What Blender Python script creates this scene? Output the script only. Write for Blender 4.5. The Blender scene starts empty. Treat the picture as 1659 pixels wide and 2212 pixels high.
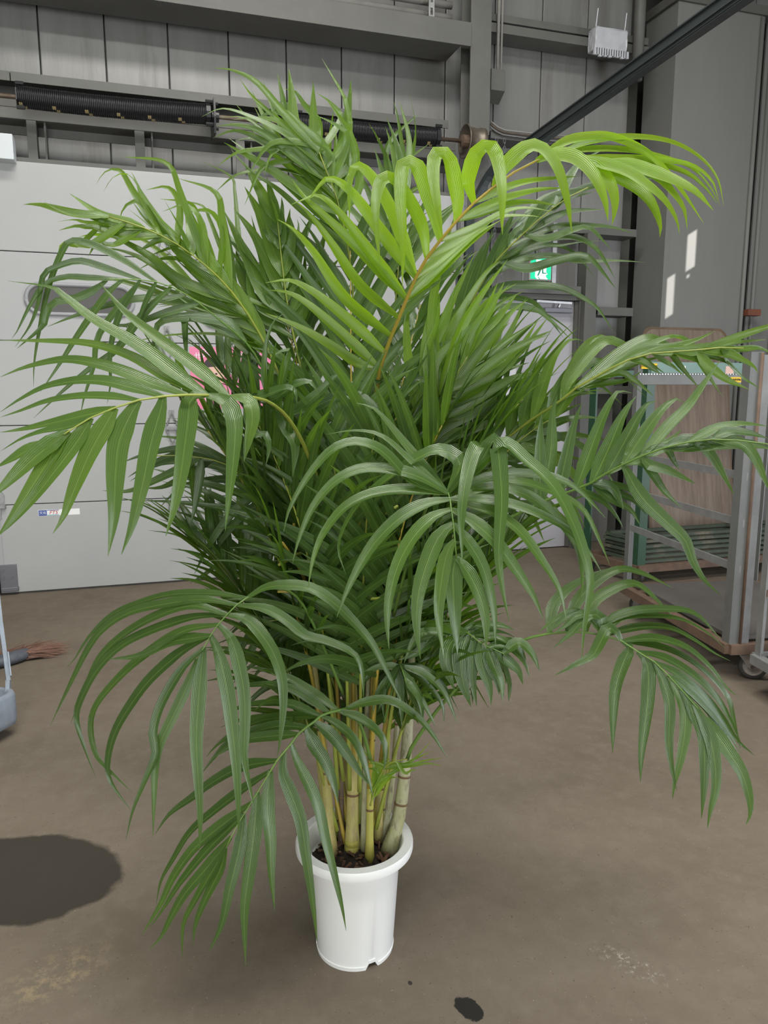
import bpy, bmesh, math, random
from mathutils import Vector, Matrix
random.seed(7)
S = bpy.context.scene
COL = S.collection
# ---------------------------------------------------------------- camera
FPX = 1640.0; YAW = math.radians(17.6); PITCH = math.radians(9.4); CAMH = 1.6
fwd = Vector((math.sin(YAW)*math.cos(PITCH), math.cos(YAW)*math.cos(PITCH), -math.sin(PITCH)))
rgt = Vector((math.cos(YAW), -math.sin(YAW), 0)); upv = rgt.cross(fwd)
CAMP = Vector((0, 0, CAMH))
cam_d = bpy.data.cameras.new('camera'); cam = bpy.data.objects.new('camera', cam_d); COL.objects.link(cam)
cam_d.sensor_fit = 'VERTICAL'; cam_d.sensor_height = 24.0; cam_d.lens = FPX/2212*24.0; cam_d.clip_start = .05
cam.matrix_world = Matrix.Translation(CAMP) @ Matrix((rgt, upv, -fwd)).transposed().to_4x4()
S.camera = cam
# ---------------------------------------------------------------- light
S.view_settings.view_transform = 'Standard'; S.view_settings.look = 'None'
S.view_settings.gamma = 1; S.view_settings.use_curve_mapping = False
S.view_settings.exposure = 0.20
w = bpy.data.worlds.new('world'); S.world = w; w.use_nodes = True
w.node_tree.nodes['Background'].inputs[0].default_value = (.80, .88, 1, 1)
w.node_tree.nodes['Background'].inputs[1].default_value = 1.0
def area(name, loc, target, sx, sy, power, col=(1, 1, 1)):
    d = bpy.data.lights.new(name, 'AREA'); d.shape = 'RECTANGLE'; d.size = sx; d.size_y = sy; d.energy = power; d.color = col
    o = bpy.data.objects.new(name, d); COL.objects.link(o); o.location = loc
    o.rotation_euler = (Vector(target)-Vector(loc)).to_track_quat('-Z', 'Y').to_euler(); return o
CEIL = 6.4
# all outside the picture: two roof light strips (their two streaks show in the door's oval pane), the open
# loading door behind the photographer and the open door on the right, flush with the roof and walls they sit in
area('roof_strip_back_offscreen', (.9, 3.0, CEIL-.02), (.9, 3.0, 0), 4.0, .9, 225, (1, .985, .93))
area('roof_strip_front_offscreen', (.5, -1.0, CEIL-.02), (.5, -1.0, 0), 4.0, 1.0, 330, (1, .985, .95))
area('loading_door_front_offscreen', (-1.7, -5.17, 1.95), (-1.7, 5, 1.95), 4.6, 3.6, 300, (.97, 1, .985))
area('loading_door_right_offscreen', (8.17, -.8, 1.45), (0, -.8, 1.45), 3.2, 2.8, 310, (.86, .91, 1))
sd = bpy.data.lights.new('sun_offscreen', 'SUN'); sd.energy = 7; sd.angle = math.radians(.25); sd.color = (1, .97, .9)
sun = bpy.data.objects.new('sun_offscreen', sd); COL.objects.link(sun)
SUNV = Vector((.60, -.70, .35)).normalized()          # towards the sun
sun.rotation_euler = (-SUNV).to_track_quat('-Z', 'Y').to_euler()
# ---------------------------------------------------------------- pixel helpers (photo frame 1659 x 2212)
def ray(u, v): return rgt*((u-829.5)/FPX) + upv*((1106-v)/FPX) + fwd
def PW(u, v, Y): d = ray(u, v); return CAMP + d*(Y/d.y)
def FL(u, v, z=0.0): d = ray(u, v); return CAMP + d*((z-CAMH)/d.z)
def PD(u, v, t): return CAMP + ray(u, v)*t
# ---------------------------------------------------------------- materials
MATS = {}
def nd(nt, t, **k):
    n = nt.nodes.new(t)
    for a, b in k.items(): setattr(n, a, b)
    return n
def mat(name, c, rough=.5, metal=0, c2=None, scale=6, dirt=None, dscale=2.5, damt=.5, stretch=(1, 1, 1), bump=0, bscale=60, spec=.5, emit=0):
    if name in MATS: return MATS[name]
    m = bpy.data.materials.new(name); m.use_nodes = True; nt = m.node_tree
    b = nt.nodes['Principled BSDF']; b.inputs['Roughness'].default_value = rough; b.inputs['Metallic'].default_value = metal
    b.inputs['Specular IOR Level'].default_value = spec
    geo = nd(nt, 'ShaderNodeNewGeometry'); mp = nd(nt, 'ShaderNodeMapping'); mp.inputs['Scale'].default_value = stretch
    nt.links.new(geo.outputs['Position'], mp.inputs['Vector'])
    if c2 is None: c2 = tuple(x*.86 for x in c)
    n = nd(nt, 'ShaderNodeTexNoise'); n.inputs['Scale'].default_value = scale; n.inputs['Detail'].default_value = 6; n.inputs['Roughness'].default_value = .65
    nt.links.new(mp.outputs[0], n.inputs['Vector'])
    r = nd(nt, 'ShaderNodeValToRGB'); r.color_ramp.elements[0].position = .32; r.color_ramp.elements[1].position = .68
    r.color_ramp.elements[0].color = (*c2, 1); r.color_ramp.elements[1].color = (*c, 1)
    nt.links.new(n.outputs[0], r.inputs[0]); out = r.outputs[0]
    if dirt:
        n2 = nd(nt, 'ShaderNodeTexNoise'); n2.inputs['Scale'].default_value = dscale; n2.inputs['Detail'].default_value = 9; n2.inputs['Roughness'].default_value = .72
        nt.links.new(mp.outputs[0], n2.inputs['Vector'])
        r2 = nd(nt, 'ShaderNodeValToRGB'); r2.color_ramp.elements[0].position = 1-damt-.02; r2.color_ramp.elements[1].position = 1-damt+.16
        r2.color_ramp.elements[0].color = (0, 0, 0, 1); r2.color_ramp.elements[1].color = (1, 1, 1, 1)
        nt.links.new(n2.outputs[0], r2.inputs[0])
        mx = nd(nt, 'ShaderNodeMixRGB'); mx.inputs[2].default_value = (*dirt, 1)
        nt.links.new(r2.outputs[0], mx.inputs[0]); nt.links.new(out, mx.inputs[1]); out = mx.outputs[0]
    nt.links.new(out, b.inputs['Base Color'])
    if bump:
        n3 = nd(nt, 'ShaderNodeTexNoise'); n3.inputs['Scale'].default_value = bscale; n3.inputs['Detail'].default_value = 5
        bp = nd(nt, 'ShaderNodeBump'); bp.inputs['Strength'].default_value = bump; bp.inputs['Distance'].default_value = .01
        nt.links.new(mp.outputs[0], n3.inputs['Vector']); nt.links.new(n3.outputs[0], bp.inputs['Height']); nt.links.new(bp.outputs[0], b.inputs['Normal'])
    if emit:
        nt.links.new(out, b.inputs['Emission Color']); b.inputs['Emission Strength'].default_value = emit
    MATS[name] = m; return m
mat('door_white', (.395, .40, .395), .42, c2=(.37, .375, .375), scale=1.3, dirt=(.35, .335, .315), dscale=3.2, damt=.34, bump=.05, bscale=90)
mat('panel_grey', (.25, .247, .236), .42, c2=(.20, .197, .188), scale=2.2, stretch=(3, 1, .35), dirt=(.145, .137, .125), dscale=1.3, damt=.42, bump=.08, bscale=25, metal=.15)
mat('steel_paint', (.125, .124, .112), .55, c2=(.10, .099, .09), scale=3, dirt=(.095, .083, .068), dscale=5, damt=.33)
mat('rail_steel', (.060, .072, .075), .38, c2=(.045, .055, .058), metal=.4, scale=4, stretch=(1, .3, 1))
mat('spring_black', (.012, .012, .014), .36)
mat('spring_mark', (.42, .33, .16), .6)
mat('rusty_shaft', (.20, .16, .12), .5, c2=(.10, .07, .05), scale=12, metal=.5)
mat('drum_cast', (.20, .17, .13), .45, c2=(.12, .10, .08), scale=10, metal=.5)
mat('pillar_paint', (.20, .20, .188), .6, c2=(.175, .175, .165), scale=1.1, stretch=(2, 1, .4), dirt=(.15, .145, .13), dscale=1.4, damt=.36, bump=.04)
mat('galvanised', (.21, .215, .205), .45, c2=(.18, .185, .18), scale=14, dirt=(.23, .13, .06), dscale=7, damt=.36, metal=.45, stretch=(1, 1, .5))
mat('galvanised_blue', (.27, .31, .36), .55, c2=(.20, .23, .27), scale=12, dirt=(.25, .19, .12), dscale=8, damt=.27, metal=.2, bump=.15, bscale=30)
mat('grey_rail', (.27, .275, .27), .5, c2=(.20, .20, .195), scale=9, dirt=(.20, .13, .08), dscale=8, damt=.35, metal=.3)
mat('rust_brown', (.17, .105, .07), .7, c2=(.10, .065, .045), scale=9, dirt=(.24, .2, .17), damt=.35)
mat('green_paint', (.022, .075, .035), .42, c2=(.018, .06, .03), scale=7, dirt=(.12, .13, .11), dscale=8, damt=.33)
mat('green_bar', (.17, .29, .25), .45, c2=(.14, .25, .215), scale=7, dirt=(.35, .33, .3), damt=.3)
mat('green_frame', (.06, .085, .055), .6, c2=(.05, .065, .045), scale=6, dirt=(.19, .16, .12), dscale=5, damt=.45)
mat('plywood', (.27, .21, .165), .65, c2=(.155, .115, .085), scale=3.2, stretch=(7, 2, .5), dirt=(.12, .075, .045), dscale=1.3, damt=.42, bump=.12, bscale=30)
mat('plywood_edge', (.19, .13, .085), .7, c2=(.12, .08, .05))
mat('deck_board', (.125, .115, .105), .7, c2=(.095, .085, .078), scale=3, dirt=(.17, .15, .13), damt=.3)
mat('rubber', (.025, .024, .023), .7, c2=(.05, .045, .04), scale=8)
mat('hub_metal', (.23, .21, .19), .5, c2=(.14, .11, .09), scale=15, metal=.5)
mat('label_yellow', (.80, .52, .02), .5, c2=(.78, .5, .02))
mat('ink_black', (.02, .02, .02), .6)
mat('ink_white', (.85, .85, .85), .6, c2=(.83, .83, .83))
mat('ink_red', (.55, .04, .06), .6)
mat('ink_blue', (.05, .10, .35), .6)
mat('ink_teal', (.15, .42, .48), .6)
mat('poster_pink', (.80, .27, .50), .35, c2=(.80, .20, .33), scale=1.1)
mat('skin_print', (.80, .52, .42), .4, c2=(.74, .45, .36))
mat('hair_print', (.05, .035, .035), .4)
mat('flower_print', (.80, .40, .58), .4, c2=(.75, .22, .38), scale=60)
mat('paper_white', (.66, .66, .70), .6, c2=(.64, .64, .68))
mat('window_rim', (.33, .335, .35), .45, c2=(.30, .305, .32))
mat('window_pane', (.065, .058, .055), .4, c2=(.055, .05, .047), scale=2, bump=.02)
mat('hinge_steel', (.30, .30, .30), .4, c2=(.20, .20, .20), metal=.6, scale=20)
mat('zinc', (.48, .48, .48), .35, c2=(.38, .38, .38), metal=.7, scale=20)
mat('box_white', (.62, .66, .68), .4, c2=(.60, .64, .66))
mat('plastic_wrap', (.52, .53, .56), .3, c2=(.42, .43, .46), scale=9, bump=.6, bscale=14)
mat('conduit', (.30, .29, .26), .5, c2=(.22, .21, .19))
mat('leaf_door', (.43, .42, .45), .5, c2=(.39, .38, .41), scale=1.4, dirt=(.3, .28, .27), dscale=4, damt=.3)
mat('closer_grey', (.17, .17, .19), .4, metal=.3)
mat('sign_green', (.0, .52, .26), .4, c2=(.0, .5, .25), emit=.75)
mat('sign_white', (.85, .95, .90), .4, c2=(.84, .94, .90), emit=.75)
mat('sign_man', (.0, .22, .12), .4, c2=(.0, .21, .11), emit=.3)
mat('sign_case', (.35, .36, .33), .5)
mat('clamp_orange', (.22, .075, .035), .6, c2=(.16, .05, .03))
mat('bristle', (.13, .065, .045), .8, c2=(.22, .12, .08), scale=60)
mat('broom_head', (.06, .065, .08), .6, c2=(.10, .11, .13), scale=30)
mat('pot_white', (.82, .83, .82), .33, c2=(.81, .82, .815), scale=2)
mat('soil', (.035, .022, .014), .9, c2=(.016, .010, .007), scale=70, bump=.9, bscale=80)
mat('bark_chip', (.16, .085, .05), .8, c2=(.10, .05, .03), scale=40)
mat('cane', (.50, .42, .17), .5, c2=(.34, .32, .09), scale=14, stretch=(2, 2, .45), dirt=(.27, .20, .11), dscale=20, damt=.48)
mat('cane_grey', (.40, .39, .27), .6, c2=(.30, .30, .12), scale=12, stretch=(2, 2, .5), dirt=(.16, .13, .09), dscale=40, damt=.48)
mat('cane_brown', (.14, .10, .065), .7, c2=(.09, .06, .04), scale=15, dirt=(.25, .2, .15), damt=.35)
mat('cane_green', (.33, .36, .07), .45, c2=(.42, .36, .08), scale=7, dirt=(.22, .22, .08), dscale=12, damt=.35)
mat('cane_ring', (.16, .09, .04), .6)
mat('rachis', (.28, .30, .045), .42, c2=(.20, .25, .04), scale=6)
mat('rachis_gold', (.40, .26, .04), .42, c2=(.34, .28, .04), scale=6)
mat('rachis_green', (.10, .20, .04), .42, c2=(.13, .21, .04), scale=6)
mat('ceiling_sheet', (.22, .22, .21), .6)
mat('wall_sheet', (.30, .30, .29), .6, c2=(.26, .26, .25))
def leaf_mat():
    m = bpy.data.materials.new('leaf'); m.use_nodes = True; nt = m.node_tree; b = nt.nodes['Principled BSDF']; out = nt.nodes['Material Output']
    L = nt.links.new
    at = nd(nt, 'ShaderNodeAttribute', attribute_name='tint')
    geo = nd(nt, 'ShaderNodeNewGeometry')
    n = nd(nt, 'ShaderNodeTexNoise'); n.inputs['Scale'].default_value = 9; n.inputs['Detail'].default_value = 4; L(geo.outputs['Position'], n.inputs['Vector'])
    ad = nd(nt, 'ShaderNodeMath', operation='MULTIPLY_ADD'); ad.inputs[1].default_value = .22; L(n.outputs[0], ad.inputs[0])
    sb = nd(nt, 'ShaderNodeMath', operation='ADD'); sb.inputs[1].default_value = -.11; L(at.outputs['Fac'], sb.inputs[0]); L(sb.outputs[0], ad.inputs[2])
    r = nd(nt, 'ShaderNodeValToRGB'); e = r.color_ramp.elements
    e[0].position = 0; e[0].color = (.022, .056, .012, 1); e[1].position = 1; e[1].color = (.22, .34, .014, 1)
    k = e.new(.35); k.color = (.078, .145, .030, 1); k = e.new(.65); k.color = (.15, .25, .02, 1)
    L(ad.outputs[0], r.inputs[0])
    uv = nd(nt, 'ShaderNodeUVMap', uv_map='uv'); sp = nd(nt, 'ShaderNodeSeparateXYZ'); L(uv.outputs[0], sp.inputs[0])
    # pale midrib and fine lengthwise veins
    d = nd(nt, 'ShaderNodeMath', operation='SUBTRACT'); d.inputs[1].default_value = .5; L(sp.outputs[0], d.inputs[0])
    a = nd(nt, 'ShaderNodeMath', operation='ABSOLUTE'); L(d.outputs[0], a.inputs[0])
    mr = nd(nt, 'ShaderNodeMapRange'); mr.inputs[1].default_value = .02; mr.inputs[2].default_value = .055; mr.inputs[3].default_value = .32; mr.inputs[4].default_value = 0; L(a.outputs[0], mr.inputs[0])
    mx = nd(nt, 'ShaderNodeMixRGB'); mx.inputs[2].default_value = (.22, .33, .09, 1); L(mr.outputs[0], mx.inputs[0]); L(r.outputs[0], mx.inputs[1])
    sn = nd(nt, 'ShaderNodeMath', operation='MULTIPLY'); sn.inputs[1].default_value = 62; L(sp.outputs[0], sn.inputs[0])
    si = nd(nt, 'ShaderNodeMath', operation='SINE'); L(sn.outputs[0], si.inputs[0])
    vm = nd(nt, 'ShaderNodeMapRange'); vm.inputs[1].default_value = -1; vm.inputs[2].default_value = 1; vm.inputs[3].default_value = .82; vm.inputs[4].default_value = 1.06; L(si.outputs[0], vm.inputs[0])
    m2 = nd(nt, 'ShaderNodeVectorMath', operation='SCALE'); L(mx.outputs[0], m2.inputs[0]); L(vm.outputs[0], m2.inputs['Scale'])
    L(m2.outputs[0], b.inputs['Base Color']); b.inputs['Roughness'].default_value = .27; b.inputs['Specular IOR Level'].default_value = .62
    bp = nd(nt, 'ShaderNodeBump'); bp.inputs['Strength'].default_value = .35; bp.inputs['Distance'].default_value = .001; L(si.outputs[0], bp.inputs['Height']); L(bp.outputs[0], b.inputs['Normal'])
    tr = nd(nt, 'ShaderNodeBsdfTranslucent')
    hs = nd(nt, 'ShaderNodeMixRGB', blend_type='MULTIPLY'); hs.inputs[0].default_value = 1; hs.inputs[2].default_value = (2.5, 2.7, .36, 1); L(m2.outputs[0], hs.inputs[1]); L(hs.outputs[0], tr.inputs[0])
    ms = nd(nt, 'ShaderNodeMixShader'); mt = nd(nt, 'ShaderNodeMapRange'); mt.inputs[3].default_value = .20; mt.inputs[4].default_value = .52; L(at.outputs['Fac'], mt.inputs[0]); L(mt.outputs[0], ms.inputs[0]); L(b.outputs[0], ms.inputs[1]); L(tr.outputs[0], ms.inputs[2]); L(ms.outputs[0], out.inputs[0])
    MATS['leaf'] = m
leaf_mat()
def floor_mat():
    m = bpy.data.materials.new('concrete'); m.use_nodes = True; nt = m.node_tree; b = nt.nodes['Principled BSDF']; L = nt.links.new
    geo = nd(nt, 'ShaderNodeNewGeometry')
    def noise(sc, det=8, ro=.65):
        n = nd(nt, 'ShaderNodeTexNoise'); n.inputs['Scale'].default_value = sc; n.inputs['Detail'].default_value = det; n.inputs['Roughness'].default_value = ro; L(geo.outputs['Position'], n.inputs['Vector']); return n.outputs[0]
    def ramp(v, a, c, ca=(0, 0, 0), cc=(1, 1, 1)):
        r = nd(nt, 'ShaderNodeValToRGB'); r.color_ramp.elements[0].position = a; r.color_ramp.elements[1].position = c
        r.color_ramp.elements[0].color = (*ca, 1); r.color_ramp.elements[1].color = (*cc, 1); L(v, r.inputs[0]); return r.outputs[0]
    def mix(f, a, c):
        x = nd(nt, 'ShaderNodeMixRGB'); L(f, x.inputs[0]); L(a, x.inputs[1])
        if isinstance(c, tuple): x.inputs[2].default_value = (*c, 1)
        else: L(c, x.inputs[2])
        return x.outputs[0]
    def mul(a, k):
        x = nd(nt, 'ShaderNodeMath', operation='MULTIPLY'); L(a, x.inputs[0])
        if isinstance(k, float): x.inputs[1].default_value = k
        else: L(k, x.inputs[1])
        return x.outputs[0]
    def blob(cx, cy, ax, by, rot, soft, amp, sc):
        mp = nd(nt, 'ShaderNodeMapping', vector_type='TEXTURE'); mp.inputs['Location'].default_value = (cx, cy, 0); mp.inputs['Rotation'].default_value = (0, 0, rot); mp.inputs['Scale'].default_value = (ax, by, 1)
        L(geo.outputs['Position'], mp.inputs['Vector'])
        ln = nd(nt, 'ShaderNodeVectorMath', operation='LENGTH'); L(mp.outputs[0], ln.inputs[0])
        ad = nd(nt, 'ShaderNodeMath', operation='MULTIPLY_ADD'); ad.inputs[1].default_value = amp; L(noise(sc, 4), ad.inputs[0]); L(ln.outputs['Value'], ad.inputs[2])
        mr = nd(nt, 'ShaderNodeMapRange'); mr.inputs[1].default_value = 1+amp/2-soft; mr.inputs[2].default_value = 1+amp/2+soft; mr.inputs[3].default_value = 1; mr.inputs[4].default_value = 0; L(ad.outputs[0], mr.inputs[0]); return mr.outputs[0]
    base = ramp(noise(1.3), .3, .7, (.135, .109, .080), (.185, .153, .117))
    base = mix(mul(ramp(noise(14, 6), .45, .7), .45), base, (.205, .172, .135))
    base = mix(mul(ramp(noise(5, 10, .75), .52, .66), .35), base, (.115, .092, .07))
    base = mix(mul(ramp(noise(120, 3), .63, .70), .6), base, (.07, .056, .044))
    base = mix(mul(ramp(noise(130, 2, .4), .72, .76), .55), base, (.36, .33, .28))
    base = mix(mul(ramp(noise(75, 3, .5), .695, .725), .75), base, (.08, .065, .052))
    scuff = mul(blob(-.30, 2.04, .13, .07, .4, .5, .5, 9), ramp(noise(26, 8, .8), .48, .60)); base = mix(mul(scuff, .7), base, (.32, .25, .15))
    sc2 = mul(blob(1.235, 1.60, .09, .035, -1.0, .5, .6, 14), ramp(noise(38, 8, .85), .53, .60)); base = mix(mul(sc2, .55), base, (.55, .53, .48))
    wet = blob(-.47, 2.54, .345, .235, -.42, .035, .30, 6)
    wet2 = blob(.737, 1.592, .030, .044, .3, .05, .8, 40)
    wet3 = blob(.62, 1.72, .006, .008, 0, .1, .3, 60)
    base = mix(mul(wet, .93), base, (.034, .029, .022)); base = mix(wet2, base, (.020, .019, .017)); base = mix(wet3, base, (.04, .035, .03))
    L(base, b.inputs['Base Color'])
    mr = nd(nt, 'ShaderNodeMapRange'); mr.inputs[3].default_value = .8; mr.inputs[4].default_value = .6; b.inputs['Specular IOR Level'].default_value = .22; L(wet, mr.inputs[0]); L(mr.outputs[0], b.inputs['Roughness'])
    bp = nd(nt, 'ShaderNodeBump'); bp.inputs['Strength'].default_value = .22; bp.inputs['Distance'].default_value = .004; L(noise(90, 8, .7), bp.inputs['Height']); L(bp.outputs[0], b.inputs['Normal'])
    MATS['concrete'] = m
floor_mat()
M = MATS
# ---------------------------------------------------------------- object helpers
WORLD = {}
def link(name, me, parent=None, origin=None):
    o = bpy.data.objects.new(name, me); COL.objects.link(o)
    loc = Vector(origin) if origin is not None else Vector((0, 0, 0))
    WORLD[o] = loc
    if parent is not None: o.parent = parent; o.location = loc - WORLD[parent]
    else: o.location = loc
    return o
def mk(name, vs, fs, m, parent=None, smooth=False):
    vs = [Vector(v) for v in vs]
    lo = Vector([min(v[i] for v in vs) for i in range(3)]); hi = Vector([max(v[i] for v in vs) for i in range(3)])
    og = Vector(((lo.x+hi.x)/2, (lo.y+hi.y)/2, lo.z))
    me = bpy.data.meshes.new(name); me.from_pydata([v-og for v in vs], [], fs)
    ms = m if isinstance(m, (list, tuple)) else [m]
    for x in ms: me.materials.append(M[x])
    if smooth: me.shade_smooth()
    return link(name, me, parent, og)
def frombm(name, bm, m, parent=None, smooth=False):
    bm.verts.ensure_lookup_table(); bm.normal_update()
    vs = [v.co.copy() for v in bm.verts]; bm.verts.index_update(); fs = [[v.index for v in f.verts] for f in bm.faces]
    mi = [f.material_index for f in bm.faces]; bm.free()
    o = mk(name, vs, fs, m, parent, smooth)
    if any(mi): o.data.polygons.foreach_set('material_index', mi)
    return o
def thing(name, label, cat, loc=(0, 0, 0), group=None, kind=None):
    o = link(name, None, None, loc); o.empty_display_size = .1; return tag(o, label, cat, group, kind)
def tag(o, label=None, cat=None, group=None, kind=None):
    if label: o['label'] = label
    if cat: o['category'] = cat
    if group: o['group'] = group
    if kind: o['kind'] = kind
    return o
def hexa(bm, p, bev=0):
    """eight corner points: 0-3 bottom loop, 4-7 top loop"""
    v = [bm.verts.new(q) for q in p]
    f = [bm.faces.new([v[i] for i in q]) for q in ((3, 2, 1, 0), (4, 5, 6, 7), (0, 1, 5, 4), (1, 2, 6, 5), (2, 3, 7, 6), (3, 0, 4, 7))]
    if bev:
        es = list({e for x in f for e in x.edges}); bmesh.ops.bevel(bm, geom=es, offset=bev, segments=2, affect='EDGES', profile=.6)
def bx(bm, x0, x1, y0, y1, z0, z1, bev=0):
    hexa(bm, [(x0, y0, z0), (x1, y0, z0), (x1, y1, z0), (x0, y1, z0), (x0, y0, z1), (x1, y0, z1), (x1, y1, z1), (x0, y1, z1)], bev)
def box(name, x0, x1, y0, y1, z0, z1, m, parent=None, bev=0):
    bm = bmesh.new(); bx(bm, x0, x1, y0, y1, z0, z1, bev); return frombm(name, bm, m, parent)
def bar(bm, a, b, wx, wz, up=(0, 0, 1), bev=0):
    a = Vector(a); b = Vector(b); t = (b-a).normalized(); s = t.cross(Vector(up)).normalized(); u = s.cross(t).normalized()
    s *= wx/2; u *= wz/2
    hexa(bm, [a-s-u, a+s-u, b+s-u, b-s-u, a-s+u, a+s+u, b+s+u, b-s+u], bev)
def tube(bm, pts, rad, n=8, caps=True):
    pts = [Vector(p) for p in pts]; rs = rad if isinstance(rad, (list, tuple)) else [rad]*len(pts)
    rings = []; pu = None
    for i, p in enumerate(pts):
        t = (pts[min(i+1, len(pts)-1)]-pts[max(i-1, 0)]).normalized()
        u = pu if pu is not None else (Vector((0, 0, 1)) if abs(t.z) < .9 else Vector((1, 0, 0)))
        u = (u - t*u.dot(t)).normalized(); pu = u; s = t.cross(u)
        rings.append([bm.verts.new(p + (u*math.cos(a)+s*math.sin(a))*rs[i]) for a in [2*math.pi*k/n for k in range(n)]])
    for a, b in zip(rings, rings[1:]):
        for k in range(n): bm.faces.new((a[k], a[(k+1) % n], b[(k+1) % n], b[k]))
    if caps: bm.faces.new(rings[0][::-1]); bm.faces.new(rings[-1])
def lathe(bm, prof, n=48, c=(0, 0, 0), ax='z', arc=None):
    """prof: (radius, height) list; closed ends where radius 0"""
    c = Vector(c); rings = []
    for r, h in prof:
        ring = []
        for k in range(n):
            a = 2*math.pi*k/n; x, y = r*math.cos(a), r*math.sin(a)
            q = Vector((x, y, h)) if ax == 'z' else (Vector((h, x, y)) if ax == 'x' else Vector((x, h, y)))
            ring.append(bm.verts.new(c+q))
        rings.append(ring)
    for a, b in zip(rings, rings[1:]):
        for k in range(n): bm.faces.new((a[k], a[(k+1) % n], b[(k+1) % n], b[k]))
    bm.faces.new(rings[0][::-1]); bm.faces.new(rings[-1])
def prism(bm, pts, n, d):
    """extrude a planar loop by vector n*d"""
    n = Vector(n)*d; a = [bm.verts.new(Vector(p)) for p in pts]; b = [bm.verts.new(Vector(p)+n) for p in pts]
    bm.faces.new(a[::-1]); bm.faces.new(b)
    for i in range(len(a)): j = (i+1) % len(a); bm.faces.new((a[i], a[j], b[j], b[i]))
def text(name, body, size, loc, m, parent, rx=math.pi/2, rz=0, shear=0, depth=.0006):
    cu = bpy.data.curves.new(name, 'FONT'); cu.body = body; cu.size = size; cu.extrude = depth; cu.shear = shear; cu.align_x = 'CENTER'; cu.align_y = 'CENTER'; cu.resolution_u = 3
    t = bpy.data.objects.new(name, cu); COL.objects.link(t)
    bpy.context.view_layer.update()
    me = bpy.data.meshes.new_from_object(t.evaluated_get(bpy.context.evaluated_depsgraph_get())); bpy.data.objects.remove(t); bpy.data.curves.remove(cu)
    R = Matrix.Rotation(rz, 4, 'Z') @ Matrix.Rotation(rx, 4, 'X'); me.transform(R); me.materials.clear(); me.materials.append(M[m])
    return link(name, me, parent, loc)
# ================================================================ ROOM SHELL
XL, XR, YF, YB = -4.2, 8.2, -5.2, 6.80
tag(box('floor', XL, XR, YF, YB+.2, -.1, 0, 'concrete'), 'stained brown grey concrete floor', 'floor', kind='structure')
cl = thing('ceiling', 'grey metal sheet roof over the hall', 'ceiling', (2, 1, CEIL+.1), kind='structure')
for k, (a, b, c, d) in enumerate([(XL, XR, YF, YB)]):
    box('roof_sheet', a, b, c, d, CEIL, CEIL+.08, 'ceiling_sheet', cl)
tag(box('wall_left', XL-.1, XL, YF, YB, 0, CEIL, 'wall_sheet'), 'grey sheet wall on the left of the hall', 'wall', kind='structure')
tag(box('wall_front', XL, XR, YF-.1, YF, 0, CEIL, 'wall_sheet'), 'grey sheet wall behind the photographer', 'wall', kind='structure')
# right wall: sheets with narrow gaps that let the sun patches through to the boxed pillar
def sunback(p): t = (XR-p.x)/SUNV.x; return p + SUNV*t
holes = []
for (u0, v0, u1, v1) in ((1482, 508, 1500, 582), (1480, 588, 1489, 598), (1437, 602, 1453, 678)):
    a = sunback(PW(u0, v0, 6.33)); b = sunback(PW(u1, v1, 6.33)); holes.append((min(a.y, b.y), max(a.y, b.y), min(a.z, b.z), max(a.z, b.z)))
wr = thing('wall_right', 'grey sheet wall on the right of the hall', 'wall', (XR, 1, 0), kind='structure')
ysort = sorted(holes)
zs = sorted({0, CEIL, *[h[2] for h in holes], *[h[3] for h in holes]})
bmw = bmesh.new()
for z0, z1 in zip(zs, zs[1:]):
    cuts = sorted([(h[0], h[1]) for h in holes if h[2] <= z0+1e-6 and h[3] >= z1-1e-6]); y = YF
    for a, b in cuts:
        bx(bmw, XR, XR+.02, y, a, z0, z1); y = b
    bx(bmw, XR, XR+.02, y, YB, z0, z1)
frombm('wall_sheet', bmw, 'wall_sheet', wr)
# back wall: sandwich panels with recessed joints
wb = thing('wall_back', 'grey insulated panel wall behind the overhead door', 'wall', (2, YB, 0), kind='structure')
# real gap between the last panel and the boxed pillar: an open cavity behind the wall, dark because no light gets in
GX0, GX1 = 4.6195, 5.085
box('backing', XL, GX0, YB+.002, YB+.10, 0, CEIL, 'steel_paint', wb); box('backing', GX1, XR, YB+.002, YB+.10, 0, CEIL, 'steel_paint', wb)
box('cavity_side', GX0-.05, GX0, YB+.10, 7.7, 0, CEIL, 'steel_paint', wb); box('cavity_side', 6.0, 6.05, YB+.10, 7.7, 0, CEIL, 'steel_paint', wb)
box('cavity_back', GX0-.05, 6.05, 7.7, 7.75, 0, CEIL, 'steel_paint', wb); box('cavity_top', GX0-.05, 6.05, YB, 7.75, CEIL, CEIL+.08, 'steel_paint', wb); box('cavity_floor', GX0-.05, 6.05, YB+.2, 7.75, -.05, 0, 'steel_paint', wb)
PY = 6.75; sp = .4727; x = -.127-8*sp
pm = {}
while x < 6.6:
    m_ = 'panel_grey'
    if abs(x-4.6) < .1: x += sp; continue
    if m_ not in pm: pm[m_] = box('wall_panel', x+.005, x+sp-.005, PY, YB, 0, CEIL-.01, m_, wb, .006)
    else: link('wall_panel', pm[m_].data, wb, (x+sp/2, (PY+YB)/2, 0))
    x += sp
# ================================================================ STEELWORK
def zat(v, u, Y): return PW(u, v, Y).z
COLX0, COLX1, CY = 2.752, 2.938, 6.30
t = thing('steel_column', 'grey painted steel H column beside the overhead door', 'column', (2.845, 6.4, 0))
box('front_flange', COLX0, COLX1, CY, CY+.014, 0, CEIL, 'steel_paint', t, .002)
box('web', 2.838, 2.852, CY+.014, CY+.192, 0, CEIL, 'steel_paint', t)
box('rear_flange', COLX0, COLX1, CY+.192, CY+.206, 0, CEIL, 'steel_paint', t, .002)
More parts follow.
